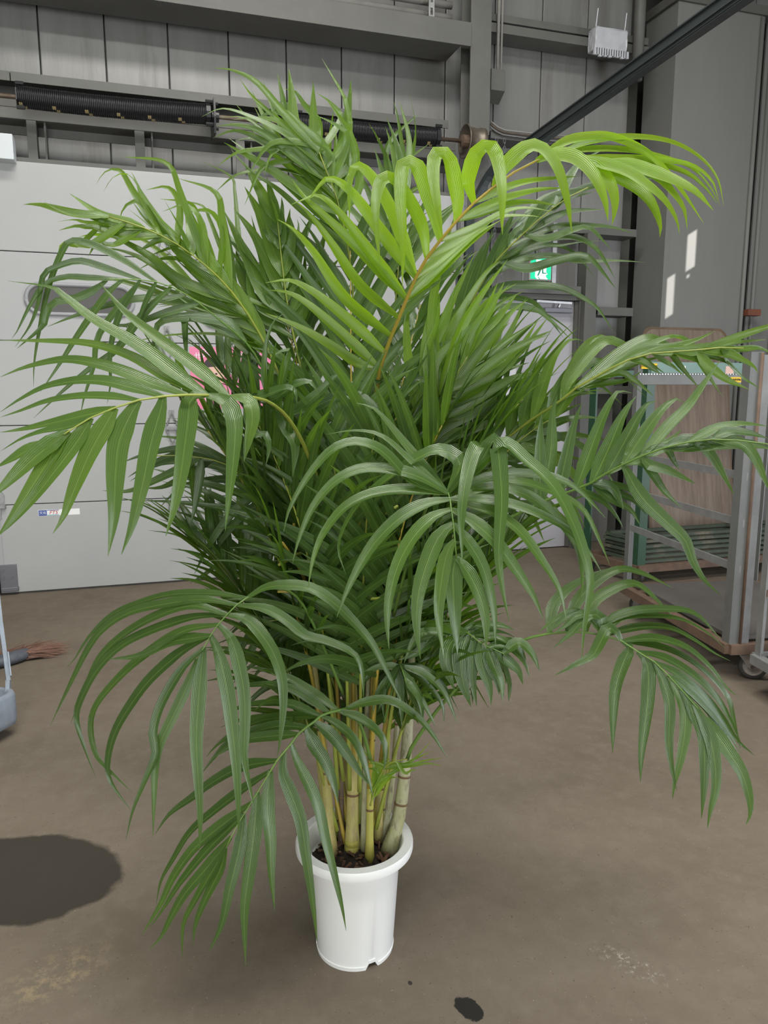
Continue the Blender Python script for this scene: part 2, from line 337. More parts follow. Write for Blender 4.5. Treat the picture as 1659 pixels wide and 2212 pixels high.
# upper deep beam
t = thing('steel_beam', 'deep grey steel beam high above the overhead door, running to the column', 'beam', (0, 6.4, 4.35))
bz0, bz1 = 4.372, 4.552
box('front_flange', XL, COLX0-.004, CY-.02, CY, bz0, bz1, 'steel_paint', t, .002)
box('lower_flange', XL, COLX0-.09, CY, 6.62, bz0, bz0+.016, 'steel_paint', t)
box('top_flange', XL, COLX0-.09, CY, 6.62, bz1-.016, bz1, 'steel_paint', t)
# pipes and perforated strip above the beam
for k, zz in enumerate((4.66, 4.76, 4.88)):
    bm = bmesh.new(); tube(bm, [(XL, 6.5, zz), (2.66, 6.5, zz)], .03, 10)
    tag(frombm('conduit_pipe', bm, 'conduit', None, True), 'thin grey conduit running level above the deep steel beam', 'pipe', 'conduits above the beam')
bm = bmesh.new(); bx(bm, 2.43, 2.444, 6.435, 6.445, 4.5, 5.2); bx(bm, 2.466, 2.48, 6.435, 6.445, 4.5, 5.2)
for k in range(8): bx(bm, 2.444, 2.466, 6.435, 6.445, 4.5+k*.094, 4.5+k*.094+.042)
tag(frombm('perforated_strip', bm, 'zinc'), 'perforated metal hanger strip holding the conduits above the beam', 'bracket')
# girt with lip over the springs
t = thing('steel_girt', 'grey channel girt above the black torsion springs', 'beam', (0, 6.5, 3.7))
gz1 = zat(152, 0, 6.45); gz0 = zat(173, 0, 6.45)
for a, b in ((XL, PW(21, 165, 6.45).x), (PW(21, 165, 6.45).x+.006, 2.62)):
    box('lip', a, b, 6.44, 6.45, gz0, gz1, 'steel_paint', t, .002)
box('top_flange', XL, 2.62, 6.45, 6.735, gz1-.01, gz1, 'steel_paint', t)
box('web', XL, 2.62, 6.725, 6.735, gz0-.12, gz1, 'steel_paint', t)
# lower channel carrying the spring brackets
t = thing('steel_girt', 'grey channel beam just under the black torsion springs', 'beam', (0, 6.4, 3.4))
lz1 = zat(208, 0, 6.40); lz0 = zat(254, 0, 6.40); lm = (lz0+lz1)/2+.01
box('upper_face', XL, 2.67, 6.40, 6.412, lm, lz1, 'steel_paint', t, .002)
box('lower_face', XL, 2.67, 6.388, 6.412, lz0, lm-.006, 'steel_paint', t, .003)
box('bottom_flange', XL, 2.67, 6.412, 6.56, lz0, lz0+.01, 'steel_paint', t)
box('back_lip', XL, 2.67, 6.56, 6.57, lz0-.06, lz0+.01, 'steel_paint', t)
# stub posts between that channel and the door head
dh = 3.213
for (u0, u1, v) in ((59, 80, 300), (292, 313, 320), (510, 529, 340), (735, 752, 360)):
    a = PW(u0, v, 6.40).x; b = PW(u1, v, 6.40).x
    p = thing('stub_post', 'short flat steel post between the spring beam and the overhead door head', 'post', ((a+b)/2, 6.42, dh-.02), group='stub posts above the overhead door')
    box('plate', a, b, 6.392, 6.404, dh+.022, lz0, 'steel_paint', p, .002); box('flange', b-.008, b, 6.404, 6.5, dh+.022, lz0, 'steel_paint', p)
    box('side_angle', b+.05, b+.062, 6.42, 6.55, dh+.022, lz0, 'steel_paint', p)
tag(box('trim_1', XL, 2.69, 6.36, 6.56, dh-.03, dh+.022, 'steel_paint'), 'steel door head channel on top of the overhead door', 'trim', kind='structure')
# ================================================================ OVERHEAD DOOR
DY = 6.34; DX0, DX1 = -1.105, 2.665
d1 = thing('door_1', 'white sectional overhead door with oval windows', 'door', ((DX0+DX1)/2, DY, 0), kind='structure')
zz = [.012, .704, 1.307, 1.936, 2.576, 3.205]
secs = []
for a, b in zip(zz, zz[1:]): secs.append(box('door_section', DX0, DX1, DY, DY+.045, a+.003, b-.003, 'door_white', d1, .004))
box('bottom_seal', DX0, DX1, DY+.005, DY+.04, 0, .016, 'rubber', d1)
box('end_stile', DX0+.035, DX0+.039, DY-.0015, DY+.01, .02, 3.2, 'window_rim', d1)
def oval(bm, cx, cz, w2, h2, y0, y1, n=10):
    pts = []
    for sx, sz, a0 in ((1, 1, 0), (-1, 1, 90), (-1, -1, 180), (1, -1, 270)):
        for k in range(n+1):
            a = math.radians(a0+90*k/n); r = h2
            pts.append((cx+sx*(w2-r)+r*math.cos(a), cz+sz*(h2-r)+r*math.sin(a)))
    return pts
def ring(bm, P, Q, y0, y1):
    a = [bm.verts.new((p[0], y0, p[1])) for p in P]; b = [bm.verts.new((p[0], y0, p[1])) for p in Q]
    c = [bm.verts.new((p[0], y1, p[1])) for p in P]; d = [bm.verts.new((p[0], y1, p[1])) for p in Q]; n = len(P)
    for i in range(n):
        j = (i+1) % n
        bm.faces.new((a[i], a[j], b[j], b[i])); bm.faces.new((a[j], a[i], c[i], c[j])); bm.faces.new((b[i], b[j], d[j], d[i]))
for (ua, ub, va, vb) in ((52, 292, 612, 684), (432, 668, 645, 712)):
    c0 = PW(ua, (va+vb)/2, DY); c1 = PW(ub, (va+vb)/2, DY); top = PW((ua+ub)/2, va, DY).z; bot = PW((ua+ub)/2, vb, DY).z
    cx = (c0.x+c1.x)/2; cz = (top+bot)/2; w2 = (c1.x-c0.x)/2; h2 = (top-bot)/2
    bm = bmesh.new(); ring(bm, oval(bm, cx, cz, w2, h2, 0, 0), oval(bm, cx, cz, w2-.028, h2-.028, 0, 0), DY-.014, DY+.002)
    wf = frombm('window_frame', bm, 'window_rim', d1, True)
    bm = bmesh.new(); prism(bm, [(p[0], DY-.004, p[1]) for p in oval(bm, cx, cz, w2-.026, h2-.026, 0, 0)], (0, 1, 0), .003); frombm('pane', bm, 'window_pane', wf)
# hinges in the middle of the door (triangular brackets) and at the left edge
for (u, v) in ((353, 545), (362, 745), (372, 925), (378, 1092)):
    p = PW(u, v, DY); bm = bmesh.new()
    for sg in (1, -1):
        a = (p.x-.045, DY-.008, p.z+sg*.012); b = (p.x, DY-.012, p.z+sg*.125); c = (p.x+.045, DY-.008, p.z+sg*.012)
        tube(bm, [a, b, c], .0075, 6)
        bx(bm, p.x-.018, p.x+.018, DY-.012, DY, p.z+sg*.125-.02, p.z+sg*.125+.02)
    bx(bm, p.x-.05, p.x+.05, DY-.022, DY, p.z-.014, p.z+.014, .003)
    frombm('hinge', bm, 'hinge_steel', d1)
for (v, h) in ((1090, .10), (915, .08), (735, .07)):
    p = PW(8, v, DY); bm = bmesh.new()
    pts = [(DX0-.03, DY-.01, p.z), (DX0+.075, DY-.01, p.z), (DX0+.08, DY-.01, p.z+.07), (DX0+.045, DY-.01, p.z+.125), (DX0-.03, DY-.01, p.z+.125)]
    prism(bm, pts, (0, 1, 0), .012); bx(bm, DX0-.03, DX0+.085, DY-.03, DY, p.z-.03, p.z+.003, .004); bx(bm, DX0-.03, DX0+.05, DY-.008, DY, p.z-.11, p.z-.03)
    frombm('hinge', bm, 'hinge_steel', d1)
bm = bmesh.new(); bx(bm, DX0+.005, DX0+.125, DY-.012, DY, .04, .24, .003); bx(bm, DX0+.005, DX0+.13, DY-.035, DY, .03, .065, .006)
for q in ((.03, .14), (.03, .2), (.09, .14)): lathe(bm, [(.008, DY-.018), (.008, DY-.01)], 8, (DX0+q[0], 0, q[1]), 'y')
frombm('bottom_bracket', bm, 'closer_grey', d1)
box('side_seal', DX0-.06, DX0-.004, DY-.06, DY+.1, 0, 3.2, 'rubber', d1)
# sticker
p = PW(82, 1101, DY); q = PW(137, 1112, DY)
st = tag(box('sticker', p.x, p.x+.30, DY-.0012, DY, q.z-.002, q.z+.045, 'ink_white'), 'small white blue and red FTS maker sticker on the overhead door', 'sticker')
box('blue_block', p.x+.003, p.x+.062, DY-.002, DY-.001, q.z, q.z+.043, 'ink_blue', st)
text('lettering', '文化', .026, (p.x+.033, DY-.0028, q.z+.022), 'ink_white', st)
text('lettering', 'FTS', .040, (p.x+.108, DY-.0024, q.z+.0215), 'ink_red', st, shear=.25)
box('upper_line', p.x+.064, p.x+.15, DY-.002, DY-.001, q.z+.039, q.z+.043, 'ink_blue', st); box('lower_line', p.x+.064, p.x+.15, DY-.002, DY-.001, q.z, q.z+.005, 'ink_teal', st)
# pink poster
a = PW(409, 749, DY); b = PW(604, 882, DY)
pw, ph = (b.x-a.x), (a.z-b.z); px, pz, py = a.x, b.z, DY
ps = tag(box('poster', px, px+pw, py-.0015, py, pz, pz+ph, 'poster_pink'), 'pink poster with a woman and flowers taped to the overhead door', 'poster')
for (s, u, v, sz, rz) in (('世', .10, .83, .075, .35), ('界', .175, .885, .075, .2), ('に', .25, .90, .06, .1), ('は', .36, .90, .06, 0), ('贈', .485, .845, .08, -.1), ('る', .575, .845, .075, -.2)):
    text('lettering', s, sz, (px+u*pw, py-.0032, pz+v*ph), 'ink_white', ps)
for (s, u, v, sz) in (('で', .09, .20, .07), ('い', .19, .17, .08), ('る', .36, .17, .07)):
    text('lettering', s, sz, (px+u*pw, py-.0032, pz+v*ph), 'ink_white', ps)
def flat(name, pts, m, parent, y): bm = bmesh.new(); prism(bm, [(px+u*pw, y, pz+v*ph) for u, v in pts], (0, 1, 0), .0008); return frombm(name, bm, m, parent)
def ell(cx, cy, a, b, n=20, rot=0): return [(cx+a*math.cos(t)*math.cos(rot)-b*math.sin(t)*math.sin(rot), cy+a*math.cos(t)*math.sin(rot)+b*math.sin(t)*math.cos(rot)) for t in [2*math.pi*k/n for k in range(n)]]
flat('printed_hair', ell(.245, .60, .115, .235), 'hair_print', ps, py-.0024)
flat('printed_face', ell(.255, .535, .085, .18), 'skin_print', ps, py-.0032)
flat('printed_hand', ell(.33, .47, .035, .12, rot=-.2), 'skin_print', ps, py-.0040)
flat('printed_fringe', [(.17, .66), (.20, .76), (.28, .77), (.33, .70), (.28, .685), (.22, .68)], 'hair_print', ps, py-.0040)
flat('printed_eye', ell(.235, .575, .016, .016, 10), 'ink_black', ps, py-.0040); flat('printed_eye', ell(.285, .57, .014, .014, 10), 'ink_black', ps, py-.0044)
flat('printed_mouth', ell(.262, .44, .022, .012, 10), 'ink_red', ps, py-.0040)
for k, (u, v, r) in enumerate(((.46, .63, .055), (.50, .55, .05), (.57, .68, .05), (.62, .60, .05), (.55, .46, .05), (.63, .48, .04), (.45, .42, .04))):
    flat('printed_flower', ell(u, v, r, r*1.3, 12), 'flower_print' if k % 3 else 'paper_white', ps, py-.0024-.0004*k)
# side track, vertical, with curved start of the ceiling rail
# white box on the left above the door head
tag(box('white_cabinet', PW(-40, 315, 6.22).x, PW(28, 315, 6.22).x, 6.22, 6.36, zat(343, 14, 6.22), zat(288, 14, 6.22), 'box_white', None, .004), 'plain white box mounted above the left end of the overhead door', 'box')
# ================================================================ SPRINGS AND SHAFT
SY = 6.17
def spring(u0, v0, u1, v1, sag, R, label):
    a = PW(u0, v0, SY); b = PW(u1, v1, SY); n = int((b.x-a.x)/.0125); seg = 16
    t = thing('torsion_spring', label, 'spring', ((a.x+b.x)/2, SY, min(a.z, b.z)-R), group='torsion springs over the overhead door')
    vs = []; fs = []; mi = []; wr_ = .0064; m = 6
    N = n*seg
    for i in range(N+1):
        f = i/N; c = a.lerp(b, f)+Vector((0, 0, -sag*4*f*(1-f))); th = 2*math.pi*i/seg
        rad = Vector((0, math.cos(th), math.sin(th)))
        for k in range(m):
            ph = 2*math.pi*k/m; vs.append(c + rad*(R+wr_*math.cos(ph)) + Vector((wr_*1.0*math.sin(ph), 0, 0)))
    for i in range(N):
        co = i//seg; an = (i % seg)/seg
        g = co % 17; want = (.60+.035*g) % 1
        mk_ = 1 if (g < 5 and abs(an-want) < .032) else 0
        for k in range(m):
            q = i*m; fs.append((q+k, q+(k+1) % m, q+m+(k+1) % m, q+m+k)); mi.append(mk_)
    o = mk('coil', vs, fs, ['spring_black', 'spring_mark'], t, True); o.data.polygons.foreach_set('material_index', mi)
    bm = bmesh.new(); lathe(bm, [(.02, a.x-.01), (R-.01, a.x-.01), (R-.01, b.x+.01), (.02, b.x+.01)], 16, (0, SY, (a.z+b.z)/2-sag*.8), 'x'); frombm('core', bm, 'spring_black', t, False)
    for p, s in ((a, -1), (b, 1)):
        bm = bmesh.new(); lathe(bm, [(R*.6, p.x-.01), (R+.012, p.x-.01), (R+.012, p.x+.012*s+.01), (R*.6, p.x+.025*s+.01)], 12, (0, SY, p.z), 'x')
        for dz in (-1, 1): lathe(bm, [(.014, p.x-.012), (.014, p.x+.04)], 8, (0, SY-.035, p.z+dz*(R+.012)), 'x')
        frombm('end_cone', bm, 'spring_black', t)
    return a, b
sa = spring(40, 209, 447, 247, .012, .066, 'long black coil spring on the shaft, over the left half of the overhead door')
sb_ = spring(640, 268, 941, 297, .010, .066, 'long black coil spring on the shaft, ending beside the rusty cable drum')
p0 = PW(-60, 200, SY); p1 = PW(1074, 312, SY)
shz = lambda x: p0.z + (p1.z-p0.z)*(x-p0.x)/(p1.x-p0.x)
bm = bmesh.new(); tube(bm, [(XL+.5, SY, shz(XL+.5)), (p1.x, SY, shz(p1.x))], .0165, 10); tag(frombm('spring_shaft', bm, 'rusty_shaft', None, True), 'rusty steel shaft through the torsion springs above the overhead door', 'shaft')
for (u, lab) in ((462, 'black bearing bracket at the end of the left torsion spring'), (610, 'black bearing bracket at the start of the right torsion spring')):
    x = PW(u, 250, SY).x; z = shz(x); bm = bmesh.new()
    prism(bm, [(x-.006, SY-.06, z+.115), (x-.006, SY+.214, z+.10), (x-.006, SY+.214, z-.12), (x-.006, SY-.05, z-.13), (x-.006, SY-.075, z-.02)], (1, 0, 0), .014)
    lathe(bm, [(.04, x-.02), (.04, x+.035)], 14, (0, SY, z), 'x')
    for dz in (-.09, .08): lathe(bm, [(.014, x-.02), (.014, x+.03)], 8, (0, SY-.02, z+dz), 'x')
    tag(frombm('bearing_bracket', bm, 'spring_black'), lab, 'bracket')
x0 = PW(1003, 305, SY).x; x1 = PW(1044, 305, SY).x; z = shz(x0)
t = thing('cable_drum', 'rusty cast cable drum on the shaft in front of the column', 'drum', ((x0+x1)/2, SY, z-.13))
bm = bmesh.new(); lathe(bm, [(.06, x0+.03), (.11, x0+.02), (.125, x0), (.132, x0), (.132, x0+.012), (.112, x0+.02), (.105, x1-.05), (.112, x1-.045), (.112, x1-.005), (.095, x1), (.03, x1)], 28, (0, SY, z), 'x'); frombm('drum', bm, 'drum_cast', t, True)
bm = bmesh.new(); lathe(bm, [(.018, x0-.03), (.05, x0-.02), (.05, x0+.04), (.018, x0+.05)], 12, (0, SY, z), 'x'); frombm('hub', bm, 'rust_brown', t)
x2 = x1+.02
bm = bmesh.new()
for k in range(14):
    a0 = 2*math.pi*k/14; r = .062
    bar(bm, (x2+.012, SY+math.cos(a0)*.02, shz(x2)+math.sin(a0)*.02), (x2+.012, SY+math.cos(a0)*r, shz(x2)+math.sin(a0)*r), .03, .016, (1, 0, 0))
lathe(bm, [(.045, x2-.005), (.052, x2+.003), (.052, x2+.022), (.03, x2+.04)], 16, (0, SY, shz(x2)), 'x')
tag(frombm('chain_sprocket', bm, 'spring_black'), 'black chain sprocket at the end of the spring shaft', 'sprocket')
# tracks
t = thing('door_track', 'dark steel door rail rising across the hall towards the roof', 'rail', (2.98, 4.5, 0))
def railz(y): return 3.482 + (5.83-y)*.0418
RX = 2.952; R0, R1 = 6.02, -2.0
def railpiece(name, x0, x1, za, zb, y0=R0, y1=R1):
    bm = bmesh.new(); hexa(bm, [(x0, y1, railz(y1)+za), (x1, y1, railz(y1)+za), (x1, y0, railz(y0)+za), (x0, y0, railz(y0)+za), (x0, y1, railz(y1)+zb), (x1, y1, railz(y1)+zb), (x1, y0, railz(y0)+zb), (x0, y0, railz(y0)+zb)]); return frombm(name, bm, 'rail_steel', t)
railpiece('web', RX, RX+.006, -.082, 0); railpiece('lower_flange', RX, RX+.062, -.086, -.078); railpiece('upper_flange', RX-.012, RX+.05, -.004, .004); railpiece('inner_lip', RX-.010, RX, -.060, -.052)
bm = bmesh.new(); pts = []
for k in range(13):
    a0 = k/12*math.pi/2; pts.append(Vector((RX+.03-.24*k/12, R0+.02+.20*math.sin(a0), railz(R0)-.04-.42*(1-math.cos(a0)))))
for p, q in zip(pts, pts[1:]): bar(bm, p, q+(q-p)*.1, .07, .05, (1, 0, 0))
frombm('bend', bm, 'rail_steel', t)
pe = pts[-1]
bm = bmesh.new(); bx(bm, pe.x-.035, pe.x+.035, pe.y-.025, pe.y+.02, 0, pe.z); frombm('vertical_track', bm, 'rail_steel', t)
bm = bmesh.new(); bx(bm, 2.672, 2.70, 6.255, 6.33, 2.55, 3.3)
tag(frombm('guide_strip', bm, 'grey_rail'), 'narrow grey guide strip at the right edge of the overhead door', 'trim')
box_ = thing('track_bracket', 'small zinc bracket at the top right corner of the overhead door', 'bracket', (2.63, 6.33, 2.9))
p = PW(1003, 430, 6.32); bm = bmesh.new(); bx(bm, p.x-.04, p.x+.03, 6.315, 6.335, p.z-.10, p.z+.07, .002); frombm('plate', bm, 'zinc', box_)
bm = bmesh.new()
for dz in (-.06, .03): lathe(bm, [(.011, 6.308), (.011, 6.318)], 8, (p.x-.005, 0, p.z+dz), 'y')
frombm('bolt', bm, 'closer_grey', box_)
# hand chain
def chain(name, x, y, z0, z1, label):
    vs = []; fs = []; L = .044; n = int((z1-z0)/(L*.74)); 
    for i in range(n):
        c = Vector((x+.004*math.sin(i*.3), y, z1-i*L*.74)); ax = Vector((1, 0, 0)) if i % 2 == 0 else Vector((.45, .9, 0)).normalized(); oth = Vector((0, 0, 1)); nn = ax.cross(oth); k0 = len(vs); A = 12
        for j in range(A):
            th = 2*math.pi*j/A; e = ax*math.cos(th)*.0095 + oth*(math.sin(th)*.0095 + (.0125 if math.sin(th) > 0.01 else -.0125 if math.sin(th) < -.01 else 0)); rr = (ax*math.cos(th)+oth*math.sin(th))
            for k in range(4): ph = math.pi/2*k; vs.append(c+e+(rr*math.cos(ph)+nn*math.sin(ph))*.0028)
        for j in range(A):
            for k in range(4): fs.append((k0+j*4+k, k0+j*4+(k+1) % 4, k0+((j+1) % A)*4+(k+1) % 4, k0+((j+1) % A)*4+k))
    tag(mk(name, vs, fs, 'closer_grey', None, True), label, 'chain')
pc = PW(1072, 480, 6.18); chain('hand_chain', pc.x, SY-.11, .7, shz(x2), 'steel hand chain hanging from the sprocket, right strand')
pc = PW(1054, 560, 6.18); chain('hand_chain', pc.x, SY-.11, .7, shz(x2), 'steel hand chain hanging from the sprocket, left strand')
# ================================================================ RIGHT BAY OF THE WALL
GY = 6.52
def girt(name, u0, u1, vt, vb, um, label, y=GY, m='steel_paint', d=.22):
    a = PW(u0, vt, y).x; b = PW(u1, vt, y).x; zt = PW(um, vt, y).z; zb = PW(um, vb, y).z
    t = thing(name, label, 'beam', ((a+b)/2, y, zb)); box('face', a, b, y, y+.012, zb, zt, m, t, .002); box('top_flange', a, b, y+.012, min(y+d, PY), zt-.01, zt, m, t); box('bottom_flange', a, b, y+.012, min(y+d, PY), zb, zb+.01, m, t)
    return a, b, zb, zt
gx1 = 4.79
girt('steel_girt', 1062, 1404, 30, 46, 1075, 'upper of two grey rails near the roof right of the column', GY)
girt('steel_girt', 1062, 1404, 50, 70, 1075, 'lower of two grey rails near the roof right of the column', GY-.03)
girt('steel_girt', 1060, 1380, 297, 313, 1200, 'grey rail with cables right of the column', GY)
g1 = girt('steel_girt', 1062, 1377, 476, 493, 1100, 'grey rail above the green exit sign')
g2 = girt('steel_girt', 1062, 1256, 612, 631, 1100, 'grey rail just under the green exit sign', GY-.02)
girt('steel_girt', 1292, 1368, 664, 682, 1330, 'short grey rail between the exit door frame and the boxed pillar, upper')
girt('steel_girt', 1288, 1360, 834, 851, 1315, 'short grey rail between the exit door frame and the boxed pillar, lower')
for (u, v0_, v1_, lab) in ((1132, 490, 615, 'left zinc hanger strut beside the exit sign'), (1196, 490, 615, 'right zinc hanger strut beside the exit sign')):
    a = PW(u, 550, GY-.01); tag(box('hanger_strut', a.x-.022, a.x+.022, GY-.03, GY-.005, PW(u, 622, GY).z, PW(u, 482, GY).z, 'zinc', None, .002), lab, 'strut')
a = PW(1276, 560, GY); tag(box('door_post', PW(1262, 560, GY).x, PW(1287, 560, GY).x, GY-.045, GY+.1, 0, g1[2], 'steel_paint', None, .003), 'upright grey post right of the exit door', 'post')
# steel column next to the boxed pillar
t = thing('steel_column', 'steel column standing in the dark gap beside the boxed pillar', 'column', (4.75, 7.0, 0))
box('front_flange', 4.66, 4.84, 6.96, 6.972, 0, CEIL, 'steel_paint', t); box('web', 4.744, 4.756, 6.972, 7.13, 0, CEIL, 'steel_paint', t); box('rear_flange', 4.66, 4.84, 7.13, 7.142, 0, CEIL, 'steel_paint', t)
bm = bmesh.new(); tube(bm, [(PW(1382, 40, 6.43).x, 6.43, 4.35), (PW(1382, 40, 6.43).x, 6.43, 5.6)], .05, 14); tag(frombm('drain_pipe', bm, 'steel_paint', None, True), 'upright grey pipe near the roof beside the boxed pillar', 'pipe')
# exit door (door_2)
d2 = thing('door_2', 'pale lavender grey exit door with closer', 'door', (3.5, 6.55, 0), kind='structure')
ex0, ex1, ez = 2.98, 4.03, 2.40
box('leaf', ex0, ex1, 6.60, 6.64, .01, ez, 'leaf_door', d2, .003)
box('frame_head', ex0-.05, ex1+.13, 6.55, 6.66, ez+.004, ez+.09, 'steel_paint', d2, .004); box('frame_jamb', ex1+.004, ex1+.13, 6.55, 6.66, 0, ez+.004, 'steel_paint', d2, .004); box('frame_jamb', ex0-.05, ex0-.004, 6.55, 6.66, 0, ez+.004, 'steel_paint', d2, .004)
box('frame_stop', ex1-.03, ex1+.004, 6.575, 6.60, .01, ez, 'steel_paint', d2)
a = PW(1178, 664, 6.53); b = PW(1238, 676, 6.53)
cb = box('door_closer', a.x, b.x, 6.53, 6.60, b.z, a.z, 'closer_grey', d2, .006)
bm = bmesh.new(); q = PW(1160, 650, 6.53); r = PW(1236, 655, 6.53); bar(bm, (q.x, 6.545, q.z), (r.x, 6.545, r.z), .03, .02); bar(bm, (r.x-.12, 6.55, r.z-.01), ((a.x+b.x)/2, 6.55, a.z+.005), .022, .014); frombm('closer_arm', bm, 'zinc', cb)
# door notice
a = PW(1058, 753, 6.595); b = PW(1113, 862, 6.595); nx, nz, nw, nh = a.x, b.z, b.x-a.x, a.z-b.z
nt_ = tag(box('notice', nx, nx+nw, 6.597, 6.5985, nz, nz+nh, 'paper_white'), 'white notice with red heading and two face mask drawings on the exit door', 'notice')
box('red_heading', nx+.02*nw, nx+.95*nw, 6.5955, 6.5968, nz+.86*nh, nz+.95*nh, 'ink_red', nt_)
for c in (.22, .78):
    def fe(name, e, m, y): bm = bmesh.new(); prism(bm, [(nx+(c+p[0])*nw, y, nz+nh*.78+p[1]*nw) for p in e], (0, 1, 0), .0006); frombm(name, bm, m, nt_)
    fe('printed_head', ell(0, 0, .13, .15, 16), 'ink_blue', 6.5962); fe('printed_face', ell(.01, -.03, .09, .10, 16), 'paper_white', 6.5954); fe('printed_mask', ell(.01, -.06, .07, .05, 12), 'ink_teal', 6.5948)
# exit sign
a = PW(1147, 557, 6.40); b = PW(1189, 604, 6.40); sw, sh = b.x-a.x, a.z-b.z; sx, sz = a.x, b.z
sg = thing('exit_sign', 'lit green and white running man exit sign over the exit door', 'sign', ((sx+b.x)/2, 6.45, sz))
box('case', sx-.012, sx+sw+.008, 6.40, 6.484, sz-.012, sz+sh+.03, 'sign_case', sg, .004)
box('green_face', sx, sx+sw, 6.396, 6.40, sz, sz+sh, 'sign_green', sg)
def sg_poly(name, pts, m, y): bm = bmesh.new(); prism(bm, [(sx+(x-470)/660*sw, y, sz+(1035-yy)/715*sh) for x, yy in pts], (0, 1, 0), .001); frombm(name, bm, m, sg)
sg_poly('pictogram_doorway', [(640, 370), (985, 385), (970, 795), (1025, 850), (965, 890), (968, 950), (1030, 1035), (670, 1035), (612, 960), (625, 640)], 'sign_white', 6.3945)
for pts in ([(730, 465), (760, 445), (790, 465), (785, 500), (750, 510), (728, 492)], [(745, 530), (840, 520), (870, 640), (780, 660)], [(780, 640), (840, 640), (720, 930), (675, 920)], [(820, 640), (870, 640), (880, 810), (985, 815), (985, 845), (840, 850)],
            [(690, 950), (720, 955), (775, 1035), (745, 1035)], [(860, 540), (940, 600), (940, 660), (915, 655), (915, 615), (850, 580)], [(745, 530), (680, 590), (690, 640), (715, 632), (708, 600), (765, 565)]):
    sg_poly('pictogram_man', pts, 'sign_man', 6.3932)
bm = bmesh.new(); q = PW(1168, 480, 6.45); tube(bm, [(q.x, 6.46, sz+sh+.02), (q.x, 6.46, g1[2]+.01)], .012, 8); frombm('hanger_rod', bm, 'steel_paint', sg)
# junction box on the column, conduit beside it, cable bundle
a = PW(1062, 147, 6.40); b = PW(1091, 197, 6.40); cz = PW(1072, 214, 6.40).z
bm = bmesh.new(); hexa(bm, [(a.x, 6.40, b.z), (b.x, 6.40, b.z), (b.x, 6.52, cz), (a.x, 6.52, cz), (a.x, 6.40, a.z), (b.x, 6.40, a.z), (b.x, 6.52, a.z), (a.x, 6.52, a.z)], .003)
tag(frombm('junction_box', bm, 'steel_paint'), 'grey steel junction box fixed beside the column', 'box')
bm = bmesh.new(); q = PW(1072, 100, 6.5); tube(bm, [(q.x, 6.465, a.z), (q.x, 6.465, CEIL)], .014, 8); tube(bm, [(q.x+.035, 6.468, a.z), (q.x+.035, 6.468, CEIL)], .010, 8); tag(frombm('conduit_pipe', bm, 'conduit', None, True), 'upright conduit pipes rising from the junction box', 'pipe')
for k in range(3):
    bm = bmesh.new(); c0 = PW(1060, 262+4*k, 6.47); c1 = PW(1090, 281+4*k, 6.47); c2 = PW(1170, 290+5*k, 6.47); c3 = PW(1300, 300+5*k, 6.47)
    tube(bm, [Vector((c.x, 6.47+.014*k, c.z)) for c in (c0, c0.lerp(c1, .5)+Vector((0, 0, -.01)), c1, c2, c3)], .0075, 7)
    tag(frombm('cable', bm, ('conduit', 'rusty_shaft', 'grey_rail')[k], None, True), 'thin cable of the bundle clipped along the wall right of the column', 'cable', 'cable bundle right of the column')
# wrapped box hanging near the roof
a = PW(1288, 55, 6.36); b = PW(1354, 118, 6.36)
t = thing('wrapped_box', 'white box wrapped in clear plastic hanging from the rails near the roof', 'box', ((a.x+b.x)/2, 6.4, b.z))
bm = bmesh.new(); bx(bm, a.x, b.x, 6.36, 6.482, b.z+.01, a.z, .012); bmesh.ops.subdivide_edges(bm, edges=bm.edges[:], cuts=3, use_grid_fill=True)
for v in bm.verts: v.co += Vector([random.uniform(-.004, .004) for _ in range(3)])
frombm('body', bm, 'plastic_wrap', t)
bm = bmesh.new()
for k in range(14):
    q = a.x+(b.x-a.x)*k/13; bx(bm, q-.016, q+.016, 6.352, 6.37, b.z-.03-random.random()*.02, b.z+.02)
frombm('loose_wrap', bm, 'plastic_wrap', t)
bm = bmesh.new(); tube(bm, [(a.x+.02, 6.4, a.z-.01), (a.x+.05, 6.42, a.z+.17)], .005, 5); tube(bm, [(b.x-.01, 6.4, a.z-.01), (b.x+.02, 6.42, a.z+.17)], .005, 5); frombm('tie', bm, 'paper_white', t)
# ================================================================ BOXED PILLAR
PX0, PX1, PYF = 4.787, 5.733, 6.33
t = thing('pillar', 'boxed grey painted pillar with sun patches on its face', 'pillar', (5.2, 6.5, 0), kind='structure')
box('shaft', PX0, PX1, PYF, PY+.04, 0, 5.02, 'pillar_paint', t, .004)
box('corner_strip', PX0-.002, PX0+.05, PYF-.004, PYF, 0, 5.0, 'pillar_paint', t, .001)
box('cap', PX0-.03, PX1+.4, PYF-.02, PY+.04, 5.02, 5.10, 'steel_paint', t)
bm = bmesh.new(); tube(bm, [(PX1-.012, PYF-.012, 0), (PX1-.012, PYF-.012, 5.0)], .02, 10); frombm('edge_bead', bm, 'pillar_paint', t, True)
t = thing('wall_bay', 'grey wall sheets right of the boxed pillar', 'wall', (6.2, 6.5, 0), kind='structure')
box('sheet', PX1+.14, 6.6, 6.42, 6.44, 0, 5.02, 'pillar_paint', t, .002); 
bm = bmesh.new(); tube(bm, [(PX1+.20, 6.41, 0), (PX1+.20, 6.41, 5.0)], .02, 10); tube(bm, [(PX1+.46, 6.41, 0), (PX1+.46, 6.41, 5.0)], .02, 10); frombm('rib', bm, 'pillar_paint', t, True)
a = PW(1611, 668, 6.30); b = PW(1637, 683, 6.30); tag(box('clamp', a.x, b.x, 6.26, 6.34, b.z, a.z, 'clamp_orange', None, .006), 'small rusty orange clamp beside the boxed pillar', 'clamp')
